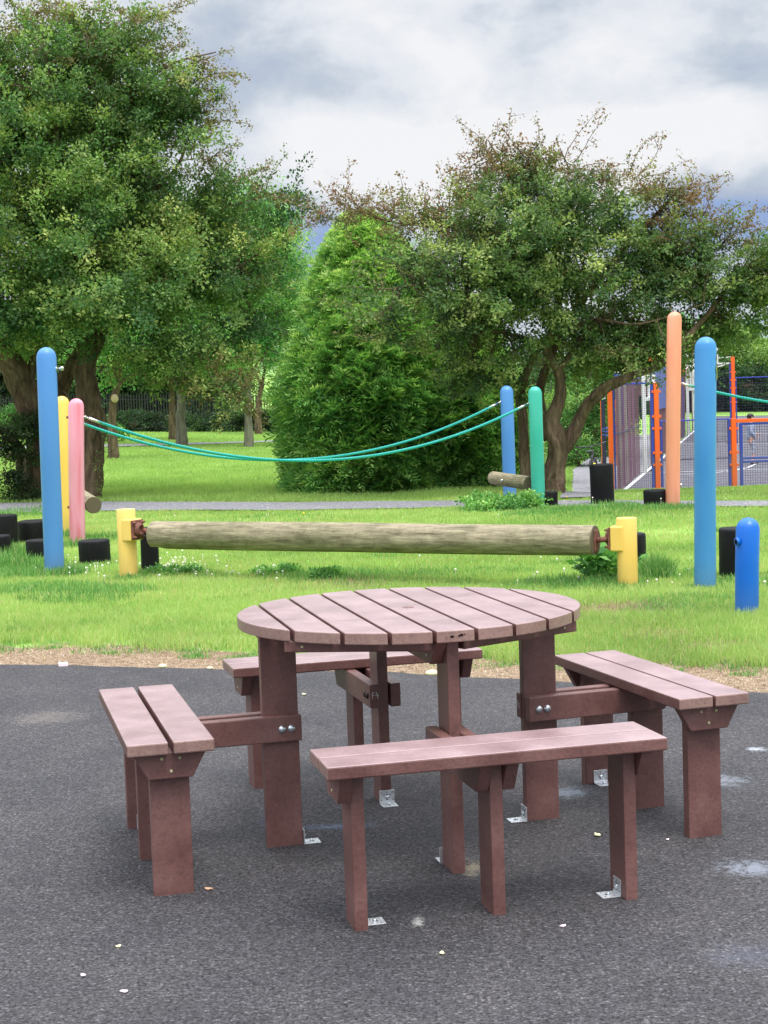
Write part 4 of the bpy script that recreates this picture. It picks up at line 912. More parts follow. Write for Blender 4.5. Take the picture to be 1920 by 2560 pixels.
# ------------------------------------------------------------------ vegetation
def unit(v): return v/np.maximum(np.linalg.norm(v, axis=-1, keepdims=True), 1e-9)
class Tree:
    def __init__(s, name, base, mat_leaf, mat_bark, leaf=.06, seed=1):
        s.name, s.base, s.ml, s.mb_, s.leaf = name, np.array(base, float), mat_leaf, mat_bark, leaf
        s.rng = np.random.default_rng(seed); s.LP, s.LA, s.LN, s.LS, s.LV, s.LR = [], [], [], [], [], []
        s.wood = MB(); s.nodes = []; s.tw = []; s.sprays = []
    def limb(s, pts, rads, n=10, wob=.14, sub=7, jit=.03, seed=0):
        """pts in world; smooth with Catmull-Rom; adds to the wood mesh and to attachment nodes"""
        P = [np.array(p, float) for p in pts]; P = [2*P[0]-P[1]]+P+[2*P[-1]-P[-2]]; out, rr = [], []
        for i in range(1, len(P)-2):
            for k in range(sub):
                t = k/sub; a, b, c, d = P[i-1], P[i], P[i+1], P[i+2]
                q = .5*((2*b)+(-a+c)*t+(2*a-5*b+4*c-d)*t*t+(-a+3*b-3*c+d)*t**3)
                out.append(q+s.rng.normal(0, jit*rads[i-1], 3)); rr.append(rads[i-1]*(1-t)+rads[i]*t)
        out.append(P[-2]); rr.append(rads[-1])
        big = rads[0] > .07
        n0 = len(s.wood.bm.verts); s.wood.tube([Vector(q-s.base) for q in out], rr, 26 if big else n, True, wob, seed)
        if big:
            s.wood.bm.verts.ensure_lookup_table(); vs = s.wood.bm.verts[n0:]; co_ = np.array([v.co[:] for v in vs]); m_ = 26
            ax_ = np.repeat(np.array(out)-s.base, m_, 0)[:len(vs)]; rr_ = np.repeat(np.array(rr), m_)[:len(vs)]; dv = co_-ax_; u_ = unit(dv)
            k1_ = fbm(u_[:, 0]*2.3+9, u_[:, 1]*2.3, co_[:, 2]*1.1, 71)-.5; k2_ = fbm(u_[:, 0]*6+3, u_[:, 1]*6, co_[:, 2]*2.2, 72)-.5
            nw = co_+u_*(rr_*(.55*k1_+.38*k2_))[:, None]
            for v, q in zip(vs, nw): v.co = q
        s.nodes += list(zip(out, rr)); return out
    def _dummy(s): pass
    def blob(s, c, r, nspray, nleaf=60, ln=.5, shell=.45, thick=.1, up=.15, red=.05, gap=.0, attach=True, lsc=1., var=0., cl=7):
        """ellipsoid region c (3), r (3) filled with leafy sprays"""
        rng = s.rng; c = np.array(c, float); r = np.array(r, float)
        nc = max(3, nspray//cl); d = unit(rng.normal(size=(nc, 3))); q = rng.random(nc)**(1/3.)*(1-shell)+shell*rng.random(nc)**.35
        q = np.clip(q, 0, 1); lump = .78+.44*fbm(d[:, 0]*2.4+c[0]*3, d[:, 1]*2.4, d[:, 2]*2.4+c[2]*3, 21)
        cc = c+d*r*(q*lump)[:, None]; k_i = rng.integers(0, nc, nspray); cs = (ln*.42)*(.6+.8*rng.random(nc))
        p = cc[k_i]+rng.normal(0, 1, (nspray, 3))*cs[k_i][:, None]*np.array([1.15, 1.15, .42]); d = unit((p-c)/r); q = q[k_i]; cv = rng.normal(0, .19, nc)[k_i]
        if gap > 0:
            g_ = fbm(p[:, 0]*1.5, p[:, 1]*1.5, p[:, 2]*1.9, 33); keep = g_ > gap; p, d, q, cv = p[keep], d[keep], q[keep], cv[keep]
        dirn = unit(unit(d/r)*.8+rng.normal(0, .5, p.shape)+np.array([0, 0, up]))
        L_ = ln*(.6+.7*rng.random(len(p)))
        s._spray(p, dirn, L_*.8, nleaf, thick, red, lsc, var+cv[:, None])
        s.sprays.append((p, dirn, attach))
    def _spray(s, p, dirn, L_, nleaf, thick, red, lsc=1., var=0.):
        rng = s.rng; m = len(p)
        if m == 0: return
        t = rng.random((m, nleaf)); cnt = nleaf
        off = rng.normal(0, 1, (m, nleaf, 3))*(thick*(1-.45*t))[..., None]; off[..., 2] *= .7
        pos = p[:, None]+dirn[:, None]*(t*L_[:, None])[..., None]+off
        bend = rng.normal(0, .12, (m, 1, 3)); pos = pos+bend*(t**2)[..., None]*L_[:, None, None]
        ax = unit(unit(off+1e-6)*.7+dirn[:, None]*.5+rng.normal(0, .5, pos.shape)); nn = unit(rng.normal(0, .55, pos.shape)+np.array([0, 0, .8])+dirn[:, None]*.45)
        sv = rng.normal(0, .12, (m, 1))+var
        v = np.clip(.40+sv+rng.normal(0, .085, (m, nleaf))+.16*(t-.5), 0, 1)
        rd = np.clip((rng.random((m, 1))*red*2.2)*(.4+t)+rng.normal(0, .03, (m, nleaf)), 0, .85)
        sz = s.leaf*lsc*(.6+.6*rng.random((m, nleaf)))
        s.LP.append(pos.reshape(-1, 3)); s.LA.append(ax.reshape(-1, 3)); s.LN.append(nn.reshape(-1, 3)); s.LS.append(sz.ravel()); s.LV.append(v.ravel()); s.LR.append(rd.ravel())
    def shoots(s, starts, dirs, L_, nleaf=70, thick=.05, red=.5, lsc=.8):
        """long arching shoots breaking the outline"""
        for a, d, l in zip(starts, dirs, L_):
            a = np.array(a, float); d = unit(np.array(d, float)); k = 9; pts = [a]; dd = d.copy()
            for i in range(k): dd = unit(dd+s.rng.normal(0, .16, 3)+np.array([0, 0, -.02])); pts.append(pts[-1]+dd*l/k)
            s.wood.tube([Vector(q-s.base) for q in pts], [max(.0035, .011*l*(1-i/(k+1))) for i in range(k+1)], 4)
            pts = np.array(pts)
            for i in range(1, k+1):
                n = max(2, int(nleaf/k)); base = pts[i-1]+(pts[i]-pts[i-1])*s.rng.random((n, 1)); f = 1-.5*i/k
                pos = base+s.rng.normal(0, thick*f, (n, 3)); s.LP.append(pos); s.LA.append(unit(s.rng.normal(0, 1, (n, 3)))); s.LN.append(unit(s.rng.normal(0, 1, (n, 3)))); s.LS.append(s.leaf*lsc*(.5+.6*s.rng.random(n))); s.LV.append(np.clip(.5+s.rng.normal(0, .18, n), 0, 1)); s.LR.append(np.clip(red+s.rng.normal(0, .2, n), 0, .85))
            # side twigs
            for i in range(2, k, 2):
                sd_ = unit(s.rng.normal(0, 1, 3)+d*.6); q = [pts[i], pts[i]+sd_*l*.10, pts[i]+sd_*l*.2+np.array([0, 0, .01])]
                s.wood.tube([Vector(u-s.base) for u in q], [.004, .003, .002], 3)
                n = max(3, nleaf//6); tt = s.rng.random((n, 1)); s.LP.append(q[0]+(q[2]-q[0])*tt+s.rng.normal(0, thick*.7, (n, 3))); s.LA.append(unit(s.rng.normal(0, 1, (n, 3)))); s.LN.append(unit(s.rng.normal(0, 1, (n, 3)))); s.LS.append(s.leaf*lsc*(.5+.6*s.rng.random(n))); s.LV.append(np.clip(.5+s.rng.normal(0, .18, n), 0, 1)); s.LR.append(np.clip(red+s.rng.normal(0, .2, n), 0, .85))
    def twigs(s, frac=.6, r0=.013):
        """thin curved twigs from the nearest limb to each spray"""
        if not s.nodes: return
        N = np.array([n[0] for n in s.nodes]); Vv, Ff = [], []; base = 0
        for p, d, att in s.sprays:
            if not att: continue
            k = s.rng.random(len(p)) < frac; p, d = p[k], d[k]
            if not len(p): continue
            idx = np.empty(len(p), int)
            for i in range(0, len(p), 400): idx[i:i+400] = np.argmin(((p[i:i+400, None]-N[None])**2).sum(-1), 1)
            a = N[idx]; e = p+d*.3; ctrl = (a+p)/2+s.rng.normal(0, .12, p.shape)+np.array([0, 0, .08])
            dist = np.linalg.norm(p-a, axis=1)
            ok = dist < .95*max(1., s.leaf/.07); a, p, d, e, ctrl, dist = a[ok], p[ok], d[ok], e[ok], ctrl[ok], dist[ok]
            if not len(p): continue
            ks = 6; rings = []
            for j in range(ks):
                t = j/(ks-1); c = (1-t)**2*a[:]+2*t*(1-t)*ctrl+t*t*e
                tg = unit(2*(1-t)*(ctrl-a)+2*t*(e-ctrl)+1e-6); u = unit(np.cross(tg, [.3, .2, .93])); w = np.cross(tg, u)
                rr = (r0*(.5+.5*np.clip(dist, .2, 2)))*(1-t)+.0025
                rings.append(np.stack([c+(u*math.cos(q)+w*math.sin(q))*rr[:, None] for q in (0, 2.09, 4.19)], 1))
            R = np.stack(rings, 1); m = len(p)   # m,ks,3,3
            V = R.reshape(-1, 3); I = base+np.arange(m*ks*3).reshape(m, ks, 3)
            for q in range(3):
                Ff.append(np.stack([I[:, :-1, q], I[:, :-1, (q+1) % 3], I[:, 1:, (q+1) % 3], I[:, 1:, q]], -1).reshape(-1, 4))
            Vv.append(V); base += len(V)
        if Vv: s.tw = (np.concatenate(Vv), np.concatenate(Ff))
    def build(s, label, cat='tree', group=None, trunk=True, leafw=.62):
        o = empty(s.name, s.base); tag(o, label, cat, group)
        if len(s.wood.bm.verts): s.wood.build('trunk', s.mb_, o)
        P = np.concatenate(s.LP); Ax = np.concatenate(s.LA); Nn = np.concatenate(s.LN); S_ = np.concatenate(s.LS)[:, None]; v = np.concatenate(s.LV); rd = np.concatenate(s.LR)
        side = unit(np.cross(Ax, Nn)); nrm = np.cross(side, Ax); P = P-s.base
        V = np.stack([P, P+Ax*S_*.5+side*S_*leafw*.5+nrm*S_*.06, P+Ax*S_, P+Ax*S_*.5-side*S_*leafw*.5+nrm*S_*.06], 1).reshape(-1, 3)
        Fq = np.arange(len(P)*4).reshape(-1, 4)
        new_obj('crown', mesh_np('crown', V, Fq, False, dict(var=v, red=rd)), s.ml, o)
        if len(s.tw): new_obj('twigs', mesh_np('twigs', s.tw[0]-s.base, s.tw[1], True), s.mb_, o)
        s.count = len(P); print('leaves', s.name, len(P)); return o

def W(px, py, Yd): v = A(px, py, Yd); return np.array(v)
def B_(t, Yd, px, py, rx, ry, dy=0., rd=None, n=None, den=1., **k):
    """blob from a bearing and an apparent size at true depth Yd+dy"""
    Y_ = Yd+dy; a, b = px2m(rx, Y_), px2m(ry, Y_); rd = rd if rd is not None else .5*(a+b)*1.1
    if n is None: n = int(48*den*(a*b*rd)**(2/3)*4)+6
    fr = k.pop('fr', 0); c = W(px, py, Y_); t.blob(c, (a, rd, b), n, **k)
    for _ in range(fr):
        th = t.rng.uniform(-.5, PI+.5); dy_ = t.rng.uniform(-.5, .5); dr = np.array([math.cos(th), dy_, math.sin(th)*.9+.05]); st_ = c+dr*np.array([a, rd, b])*.72
        t.shoots([st_], [dr*np.array([1.3, 1., .6])], [t.rng.uniform(.45, .95)], 60, .055, k.get('red', .05)*1.6+.12, .85)
    return c

# ---- big hawthorn on the left
YL = 25.9
tL = Tree('hawthorn_tree', (W(150, 1250, YL)[0], YL, Z(W(150, 1250, YL)[0], YL)), M_HAW, M_BARK, .067, 11)
m = lambda px, py, dy=0.: W(px, py, YL+dy)
k = YL/F_
tL.limb([m(100, 1275, .2), m(92, 1180, .1), m(98, 1090), m(62, 985, -.1), (m(12, 890, -.2)), m(-60, 820, -.3), m(-120, 700, -.2)], [37*k, 33*k, 30*k, 30*k, 31*k, 24*k, 14*k], 16, .2)
tL.limb([m(66, 1265, .3), m(58, 1190, .3), m(50, 1130, .2), m(30, 1090, .2)], [22*k, 18*k, 14*k, 5*k], 12, .2)
tL.limb([m(224, 1275, -.3), m(228, 1180, -.3), m(236, 1080, -.3), m(222, 1010, -.3), m(212, 930, -.2), m(232, 850, 0), m(262, 760, .1), m(300, 640, 0), m(330, 520, 0), m(340, 380, .1), m(330, 230, 0), m(300, 90, 0)], [30*k, 27*k, 29*k, 27*k, 27*k, 25*k, 21*k, 15*k, 11*k, 8*k, 5*k, 2*k], 16, .2)
tL.limb([m(228, 1090, -.2), m(150, 985, .6), m(178, 920, .8), m(205, 860, .9), m(220, 780, 1.)], [10*k, 17*k, 17*k, 14*k, 10*k], 12, .2)
tL.limb([m(110, 1080, .1), m(150, 990, .6), m(190, 900, .7)], [20*k, 16*k, 12*k], 10, .2)
for pts, r in [([(300, 640), (420, 560), (560, 520), (700, 480)], 9), ([(262, 760), (400, 740), (540, 700), (640, 640)], 9), ([(232, 850), (120, 700), (60, 560), (30, 400)], 12), ([(62, 985), (110, 800), (140, 600), (150, 420), (130, 250), (110, 120)], 13), ([(330, 520), (440, 420), (480, 300), (500, 200)], 5),
               ([(262, 760), (400, 830), (520, 900), (580, 1010)], 6), ([(330, 230), (430, 160), (540, 130)], 4), ([(-60, 820), (-40, 600), (0, 300)], 10), ([(300, 640), (200, 520), (240, 300), (230, 120)], 9)]:
    dy = tL.rng.uniform(-1.0, .6); tL.limb([m(x, y, dy*i/3) for i, (x, y) in enumerate(pts)], list(np.linspace(r, 1.5, len(pts))*k), 8, .15)
for q in [(110, 250, 190, 140, -.2), (290, 210, 140, 120, .2), (40, 420, 190, 160, -.6), (250, 400, 210, 160, 0), (410, 330, 90, 90, .1), (150, 600, 210, 140, -1.0), (350, 520, 160, 120, -.3), (500, 590, 130, 80, .2), (620, 510, 90, 30, 0), (60, 760, 160, 110, -.8),
          (250, 740, 190, 100, -1.2), (430, 700, 180, 100, -.5), (545, 680, 100, 76, .4), (370, 830, 160, 55, -.6), (480, 900, 90, 45, -.7), (130, 690, 130, 110, -1.4), (-60, 640, 160, 220, -.5), (-80, 300, 150, 200, 0), (300, 640, 200, 140, .9), (150, 460, 240, 220, 1.3), (545, 780, 80, 56, .3), (-60, 830, 110, 60, -.4), (160, 830, 150, 40, 1.6)]:
    B_(tL, YL, *q, den=1.15, nleaf=82, ln=.55, gap=.40, red=.05, thick=.10, fr=4, cl=9)
for q in [(230, 110, 170, 60, 0), (110, 110, 110, 60, .2), (400, 240, 56, 44, 0), (480, 300, 36, 60, .2), (480, 430, 60, 44, 0), (580, 465, 60, 30, .2), (490, 200, 34, 30, 0), (520, 955, 36, 18, -.8), (565, 1002, 22, 8, -.8), (330, 60, 90, 40, .1), (60, 60, 60, 40, 0)]:
    B_(tL, YL, *q, den=.7, nleaf=60, ln=.42, gap=.42, red=.22, lsc=.9, thick=.07, shell=.2, fr=7)
def sh(t, Yd, lst, red=.5, n=75, thick=.05):
    for (x0, y0, x1, y1) in lst:
        dy = t.rng.uniform(-.4, .4); a = W(x0, y0, Yd+dy); b = W(x1, y1, Yd+dy+t.rng.uniform(-.3, .3)); l = np.linalg.norm(b-a)*1.06
        t.shoots([a], [b-a], [l], int(n*max(l, .5)), thick, red)
sh(tL, YL, [(240, 110, 320, -30), (220, 120, 170, -20), (300, 100, 380, 20), (150, 110, 60, 20), (120, 120, 40, 60), (250, 90, 350, 15), (380, 150, 470, 90), (430, 180, 580, 138), (450, 160, 520, 110), (480, 230, 535, 245), (400, 120, 450, 105), (70, 80, 10, 110), (210, 60, 240, -40), (90, 70, 60, 0),
            (500, 330, 530, 300), (450, 410, 500, 345), (560, 470, 640, 400), (620, 480, 700, 430), (660, 500, 800, 475), (700, 490, 790, 500), (520, 400, 575, 370), (600, 440, 660, 445), (520, 180, 540, 165)], .45, 85)
sh(tL, YL, [(430, 150, 450, 100), (365, 110, 400, 25), (380, 115, 392, 40), (345, 70, 410, 30)], .3, 12, .03)
sh(tL, YL-1.1, [(250, 930, 330, 880), (480, 880, 590, 1000), (520, 930, 600, 1020), (540, 960, 590, 1025), (300, 850, 420, 880)], .1, 120, .06)
tL.twigs(.5)
tL.build('large hawthorn tree with twisted double trunk filling the left of the photo')
# ivy and low sprigs on the left trunks
iv = Tree('ivy_plant', (m(80, 1250)[0], YL-.3, 0), M_HEDGE, M_BARK, .05, 12)
for q in [(60, 1180, 34, 60, 0), (40, 1110, 36, 34, 0), (70, 1240, 40, 20, 0), (-20, 1100, 50, 40, -.2), (80, 1060, 22, 30, -.1)]: B_(iv, YL-.35, *q, rd=.25, n=60, nleaf=34, ln=.2, thick=.06, attach=False)
sh(iv, YL-.5, [(40, 1100, -30, 1120), (30, 1130, -20, 1190), (30, 1080, -40, 1050), (40, 1160, 0, 1200), (60, 1040, 10, 1020)], .05, 60, .05)
iv.build('dark ivy climbing the left stem of the big hawthorn', 'plant')
iv = Tree('ivy_plant', (m(250, 1250)[0], YL-.6, 0), M_HAW, M_BARK, .05, 13)
sh(iv, YL-.6, [(240, 1100, 265, 1160), (240, 1130, 262, 1180), (245, 1180, 250, 1250), (236, 1090, 262, 1110), (240, 1200, 256, 1240)], .1, 70, .05)
iv.build('small leafy sprig hanging right of the hawthorn right stem', 'plant')

# ---- right hawthorn
YR = 23.3
tR = Tree('hawthorn_tree', (W(1390, 1235, YR)[0], YR, 0.), M_HAW2, M_BARK, .059, 21)
m = lambda px, py, dy=0.: W(px, py, YR+dy); k = YR/F_
tR.limb([m(1378, 1250), m(1388, 1180), (m(1395, 1120)), m(1380, 1050), m(1402, 990), m(1398, 930), m(1366, 872), m(1390, 800), m(1400, 700), m(1380, 600), m(1350, 500), m(1320, 400)], [32*k, 24*k, 21*k, 17*k, 15*k, 12*k, 11*k, 10*k, 8*k, 6*k, 4*k, 2*k], 16, .2)
tR.limb([m(1400, 1130, .1), m(1440, 1070, .1), m(1470, 1010, 0), m(1520, 965, -.1), m(1580, 940, -.2), m(1650, 912, -.3), m(1720, 840, -.3), m(1790, 760, -.2), m(1850, 680, 0)], [20*k, 16*k, 14*k, 12*k, 10*k, 9*k, 7*k, 5*k, 3*k], 14, .2)
tR.limb([m(1318, 1250, .3), m(1312, 1150, .3), m(1308, 1060, .3), m(1300, 980, .3), m(1330, 900, .2), m(1370, 840, .1)], [15*k, 13*k, 12*k, 11*k, 9*k, 8*k], 12, .2)
tR.limb([m(1372, 1100, .3), m(1350, 1000, .4), m(1360, 930, .4), m(1390, 860, .5), m(1450, 760, .6), m(1530, 660, .5), m(1620, 560, .4), m(1700, 470, .3)], [13*k, 11*k, 10*k, 9*k, 8*k, 7*k, 5*k, 3*k], 12, .2)
for pts, r in [([(1396, 930), (1460, 840), (1560, 760), (1680, 700), (1800, 620)], 8), ([(1385, 800), (1250, 730), (1120, 700), (1000, 720)], 8), ([(1400, 700), (1260, 620), (1130, 560), (1010, 560), (900, 530)], 7), ([(1380, 600), (1300, 480), (1250, 400), (1220, 350)], 6), ([(1530, 660), (1580, 600), (1700, 620), (1860, 600)], 6),
               ([(1372, 870), (1250, 830), (1150, 830), (1080, 880)], 6), ([(1395, 850), (1480, 800), (1600, 810), (1760, 760)], 6), ([(1450, 760), (1420, 620), (1450, 500), (1480, 420)], 7), ([(1350, 500), (1420, 440), (1400, 370)], 4), ([(1480, 700), (1400, 560), (1300, 520)], 5)]:
    dy = tR.rng.uniform(-1., .8); tR.limb([m(x, y, dy*i/3) for i, (x, y) in enumerate(pts)], list(np.linspace(r, 1.3, len(pts))*k), 8, .15)
for q in [(1300, 490, 90, 56, 0), (1210, 560, 90, 60, -.2), (1350, 560, 150, 80, -.3), (1490, 530, 100, 44, 0), (1280, 650, 170, 70, -.6), (1150, 660, 130, 60, -.5), (1420, 640, 110, 60, .2), (1560, 620, 110, 50, .2), (1340, 740, 150, 60, -.9), (1180, 740, 140, 50, -.8), (1060, 690, 90, 45, -.7), (960, 760, 90, 36, -1.0), (1010, 830, 80, 30, -.9), (1120, 820, 120, 40, -.6),
          (1280, 820, 120, 40, .2), (1480, 800, 150, 50, .3), (1560, 730, 130, 45, 0), (1650, 670, 120, 50, -.2), (1770, 660, 120, 55, 0), (1860, 690, 100, 50, -.2), (1680, 780, 130, 45, .2), (1600, 850, 150, 38, .3), (1430, 880, 120, 40, .6), (1720, 850, 90, 34, .3), (1830, 780, 110, 40, .2), (1660, 885, 60, 22, -.4), (1980, 680, 120, 120, 0), (1290, 560, 180, 110, 1.), (1520, 880, 110, 34, .3), (1590, 880, 70, 22, .2), (1250, 900, 70, 40, -.2), (1200, 960, 40, 40, .2)]:
    B_(tR, YR, *q, den=(1.7 if q[0] > 1110 else 1.0), nleaf=74, ln=.42, gap=.43, red=.055, thick=.07, up=.05, shell=.3, fr=5, cl=9)
for q in [(1240, 440, 60, 40, 0), (1180, 530, 60, 30, 0), (1400, 430, 80, 35, 0), (1560, 470, 90, 35, 0), (1640, 485, 50, 20, 0), (1740, 565, 64, 32, 0), (1830, 600, 80, 30, 0), (1050, 580, 70, 30, 0), (990, 560, 60, 22, 0), (900, 540, 70, 26, 0), (1120, 600, 60, 26, 0), (1640, 550, 90, 40, 0), (860, 545, 40, 18, 0), (1330, 410, 70, 30, 0)]:
    B_(tR, YR, *q, den=.75, nleaf=56, ln=.36, gap=.40, red=.32, lsc=.9, thick=.06, shell=.2, fr=6)
sh(tR, YR, [(1250, 440, 1200, 345), (1230, 400, 1190, 335), (1270, 430, 1265, 350), (1300, 400, 1370, 350), (1340, 400, 1440, 360), (1400, 420, 1470, 400), (1440, 440, 1560, 425), (1200, 480, 1135, 470), (1210, 540, 1115, 545), (1180, 470, 1160, 430), (1500, 470, 1580, 430), (1560, 470, 1660, 440), (1640, 480, 1740, 450), (1690, 500, 1750, 440),
            (1700, 570, 1800, 500), (1720, 580, 1860, 530), (1760, 560, 1840, 505), (1800, 600, 1900, 560), (1850, 620, 1925, 600), (1000, 570, 880, 500), (960, 550, 800, 545), (900, 530, 790, 600), (930, 540, 850, 500), (1050, 590, 960, 520), (880, 540, 795, 560), (930, 520, 900, 495), (980, 600, 1080, 555), (1600, 500, 1650, 430)], .5, 95)
sh(tR, YR-.8, [(1020, 760, 880, 790), (1050, 800, 900, 850), (960, 780, 860, 830), (1100, 860, 1000, 900), (1500, 870, 1600, 900), (1560, 900, 1640, 930)], .15, 120, .06)
tR.twigs(.55)
tR.build('spreading hawthorn tree with reddish tips right of centre, behind the green post')

# ---- feathery conifers
def conifer(Yd, pxc, pyb, pyt, hw, nf, seed, label, dy=0.):
    rng = np.random.default_rng(seed); base = G(pxc, pyb); base = np.array([W(pxc, pyb, Yd)[0], Yd+px2m(hw, Yd)*.55, 0.]); H = W(pxc, pyt, Yd)[2]; Rm = px2m(hw, Yd)
    z = H*(rng.random(nf)**1.25); f = z/H
    env = Rm*np.interp(f, [0, .08, .2, .34, .48, .66, .8, .9, .97, 1], [.9, 1, 1.05, 1.05, .95, .72, .52, .36, .18, .04])
    th = rng.random(nf)*2*PI; lump = .74+.44*fbm(np.cos(th)*2.1+5, np.sin(th)*2.1, z*1.1, seed)+.6*(vnoise(np.cos(th)*5.5+9, np.sin(th)*5.5+9, z*3.4, seed+3)-.4)
    inner = rng.random(nf); rr = env*lump*np.where(inner < .3, .45+.4*rng.random(nf), .86+.16*rng.random(nf))
    out = np.stack([np.cos(th), np.sin(th), np.zeros(nf)], 1); P = base+out*rr[:, None]; P[:, 2] = z+.02
    up = .25+.9*f; d = unit(out+np.array([0, 0, 1.])*up[:, None]*.8+rng.normal(0, .28, (nf, 3)))
    L_ = (.30+.24*rng.random(nf))*(.75+.4*(1-f)); fn = unit(np.cross(d, rng.normal(0, 1, (nf, 3)))*.5+np.array([0, 0, .8])+out*.4); side = unit(np.cross(d, fn)); fn = np.cross(side, d)
    V, var, red = [], [], []; m = 15
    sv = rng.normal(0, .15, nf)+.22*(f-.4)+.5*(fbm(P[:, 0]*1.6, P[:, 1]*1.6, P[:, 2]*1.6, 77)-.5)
    for j in range(m):
        t = (j+.5)/m; sgn = 1 if j % 2 else -1
        o = P+d*(L_*t)[:, None]-np.array([0, 0, 1.])*(L_*t*t*.25)[:, None]; a = unit(d*.8+side*sgn*(.9-.3*t)+rng.normal(0, .12, (nf, 3))-np.array([0, 0, .12])); l = L_*(.42*(1-t)+.17); w = .0115+.005*rng.random(nf)
        b2 = unit(np.cross(a, fn))
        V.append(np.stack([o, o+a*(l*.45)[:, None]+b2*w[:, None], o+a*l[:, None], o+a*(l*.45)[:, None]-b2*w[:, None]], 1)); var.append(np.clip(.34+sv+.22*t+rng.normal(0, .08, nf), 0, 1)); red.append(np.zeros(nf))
    V = np.concatenate(V).reshape(-1, 3)-base; var = np.concatenate(var)
    o = empty('cypress_tree', base); tag(o, label, 'conifer')
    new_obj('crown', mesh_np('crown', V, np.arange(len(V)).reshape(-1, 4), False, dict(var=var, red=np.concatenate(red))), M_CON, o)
    mb = MB(); mb.tube([(0, 0, -.2), (.03, 0, H*.4), (-.02, 0, H*.8), (0, 0, H*.97)], [.11, .08, .03, .008], 10, True, .1)
    for i in range(60):
        zz = H*rng.random()*.85; a = rng.random()*2*PI; r_ = Rm*.7*(1-zz/H); mb.tube([(0, 0, zz), (r_*.5*math.cos(a), r_*.5*math.sin(a), zz+.12*r_), (r_*math.cos(a), r_*math.sin(a), zz+.4*r_)], [.02, .013, .005], 5)
    mb.build('trunk', M_BARK, o)
conifer(25.2, 925, 1228, 555, 158, 17000, 5, 'tall feathery bright green cypress in the middle of the lawn')
conifer(25.6, 1150, 1232, 760, 128, 9000, 6, 'shorter cypress merging with the taller one, behind the blue post')
#conifer(27.5, 1010, 1200, 640, 120, 5000, 8, 'narrow cypress top rising behind the pair of cypresses')

# ---- background trees on the left lawn
def bgtree(px, pyb, Yd, rpx, trunk, blobs, label, seed, mat=M_BGT, leaf=.11, den=1., bark=M_BARK2, gap=.3, name='lawn_tree', nleaf=40, grp=None, ln=.7, thick=.16):
    w = W(px, pyb, Yd); zg = Z(w[0], Yd); t = Tree(name, (w[0], Yd, zg), mat, bark, leaf, seed); k = Yd/F_
    pts = [np.array([w[0], Yd, zg-.1])]+[W(x, y, Yd) for x, y in trunk]; n = len(pts)
    t.limb(pts, [rpx*k*1.25]+[rpx*k*(1-.12*i) for i in range(1, n)], 12, .08)
    top = pts[-1]
    for b in blobs:
        c = W(b[0], b[1], Yd+(b[4] if len(b) > 4 else 0)); t.limb([top, (top+c)/2+t.rng.normal(0, .15, 3), c], [rpx*k*.5, rpx*k*.3, rpx*k*.1], 6, .1)
        B_(t, Yd, *b, den=den*.42, nleaf=nleaf, ln=ln, thick=thick, gap=gap, red=.03)
    t.twigs(.3, .02); return t.build(label, group=grp)
g_ = 'trees on the lawn behind the left posts'
bgtree(285, 1153, 44.9, 12, [(281, 1080), (283, 1000), (300, 955)], [(290, 900, 60, 40), (330, 860, 90, 50), (250, 850, 90, 50), (380, 880, 60, 36)], 'thin dark trunked tree with a sawn limb scar, nearest of the lawn trees', 31, den=1.2, bark=M_BARK, grp=g_)
mb = MB(); q = W(287, 996, 44.7); mb.ball(q, .11, (1, .5, 1.1), 10, 8); sc_ = mb.build('limb_scar', mk('cut_wood', srgb(186, 160, 130), .8)[0], bpy.data.objects['lawn_tree']); sc_.location = -bpy.data.objects['lawn_tree'].location
bgtree(455, 1120, 57.5, 13, [(452, 1050), (452, 990), (438, 950)], [(470, 880, 120, 60), (400, 840, 120, 80), (540, 830, 110, 90), (450, 740, 150, 100), (330, 800, 120, 90)], 'pale smooth trunked tree forking low above the rope', 32, den=1.3, grp=g_)
bgtree(622, 1119, 54.5, 10.5, [(621, 1050), (620, 980), (622, 940)], [(630, 870, 110, 60), (685, 790, 50, 80), (580, 800, 110, 80), (650, 700, 92, 120), (560, 690, 120, 120), (640, 590, 88, 90), (690, 640, 46, 120), (560, 570, 80, 70), (620, 520, 56, 30)], 'straight grey trunked tree with the tallest crown, beside the conifer', 33, den=1.45, grp=g_)
bgtree(432, 1092, 66, 9, [(430, 1030), (430, 960)], [(420, 900, 100, 60), (370, 880, 100, 60), (480, 900, 80, 50)], 'dark trunk standing just behind the pale forked tree', 34, mat=M_HEDGE, den=1.2, bark=M_BARK, grp=g_)
bgtree(646, 1076, 78, 8, [(645, 1020), (655, 960)], [(650, 870, 50, 36), (680, 850, 40, 40), (600, 880, 70, 44)], 'far dark trunk with a reddish band right of the straight tree', 35, den=1.2, bark=M_BARK, grp=g_)
bgtree(800, 1080, 80, 8, [(800, 1000), (800, 900)], [(760, 800, 70, 100), (810, 740, 60, 70), (720, 760, 45, 90), (790, 880, 50, 60), (725, 840, 26, 50)], 'pale green far tree in the gap left of the tall cypress', 36, mat=M_PALE, leaf=.13, den=1.1)
bgtree(880, 1080, 60, 8, [(880, 900), (880, 700)], [(1000, 720, 46, 60), (870, 720, 40, 50), (990, 660, 30, 40), (870, 650, 26, 36)], 'darker broadleaf tree whose top shows behind the cypress tip', 37, leaf=.11, den=1.)
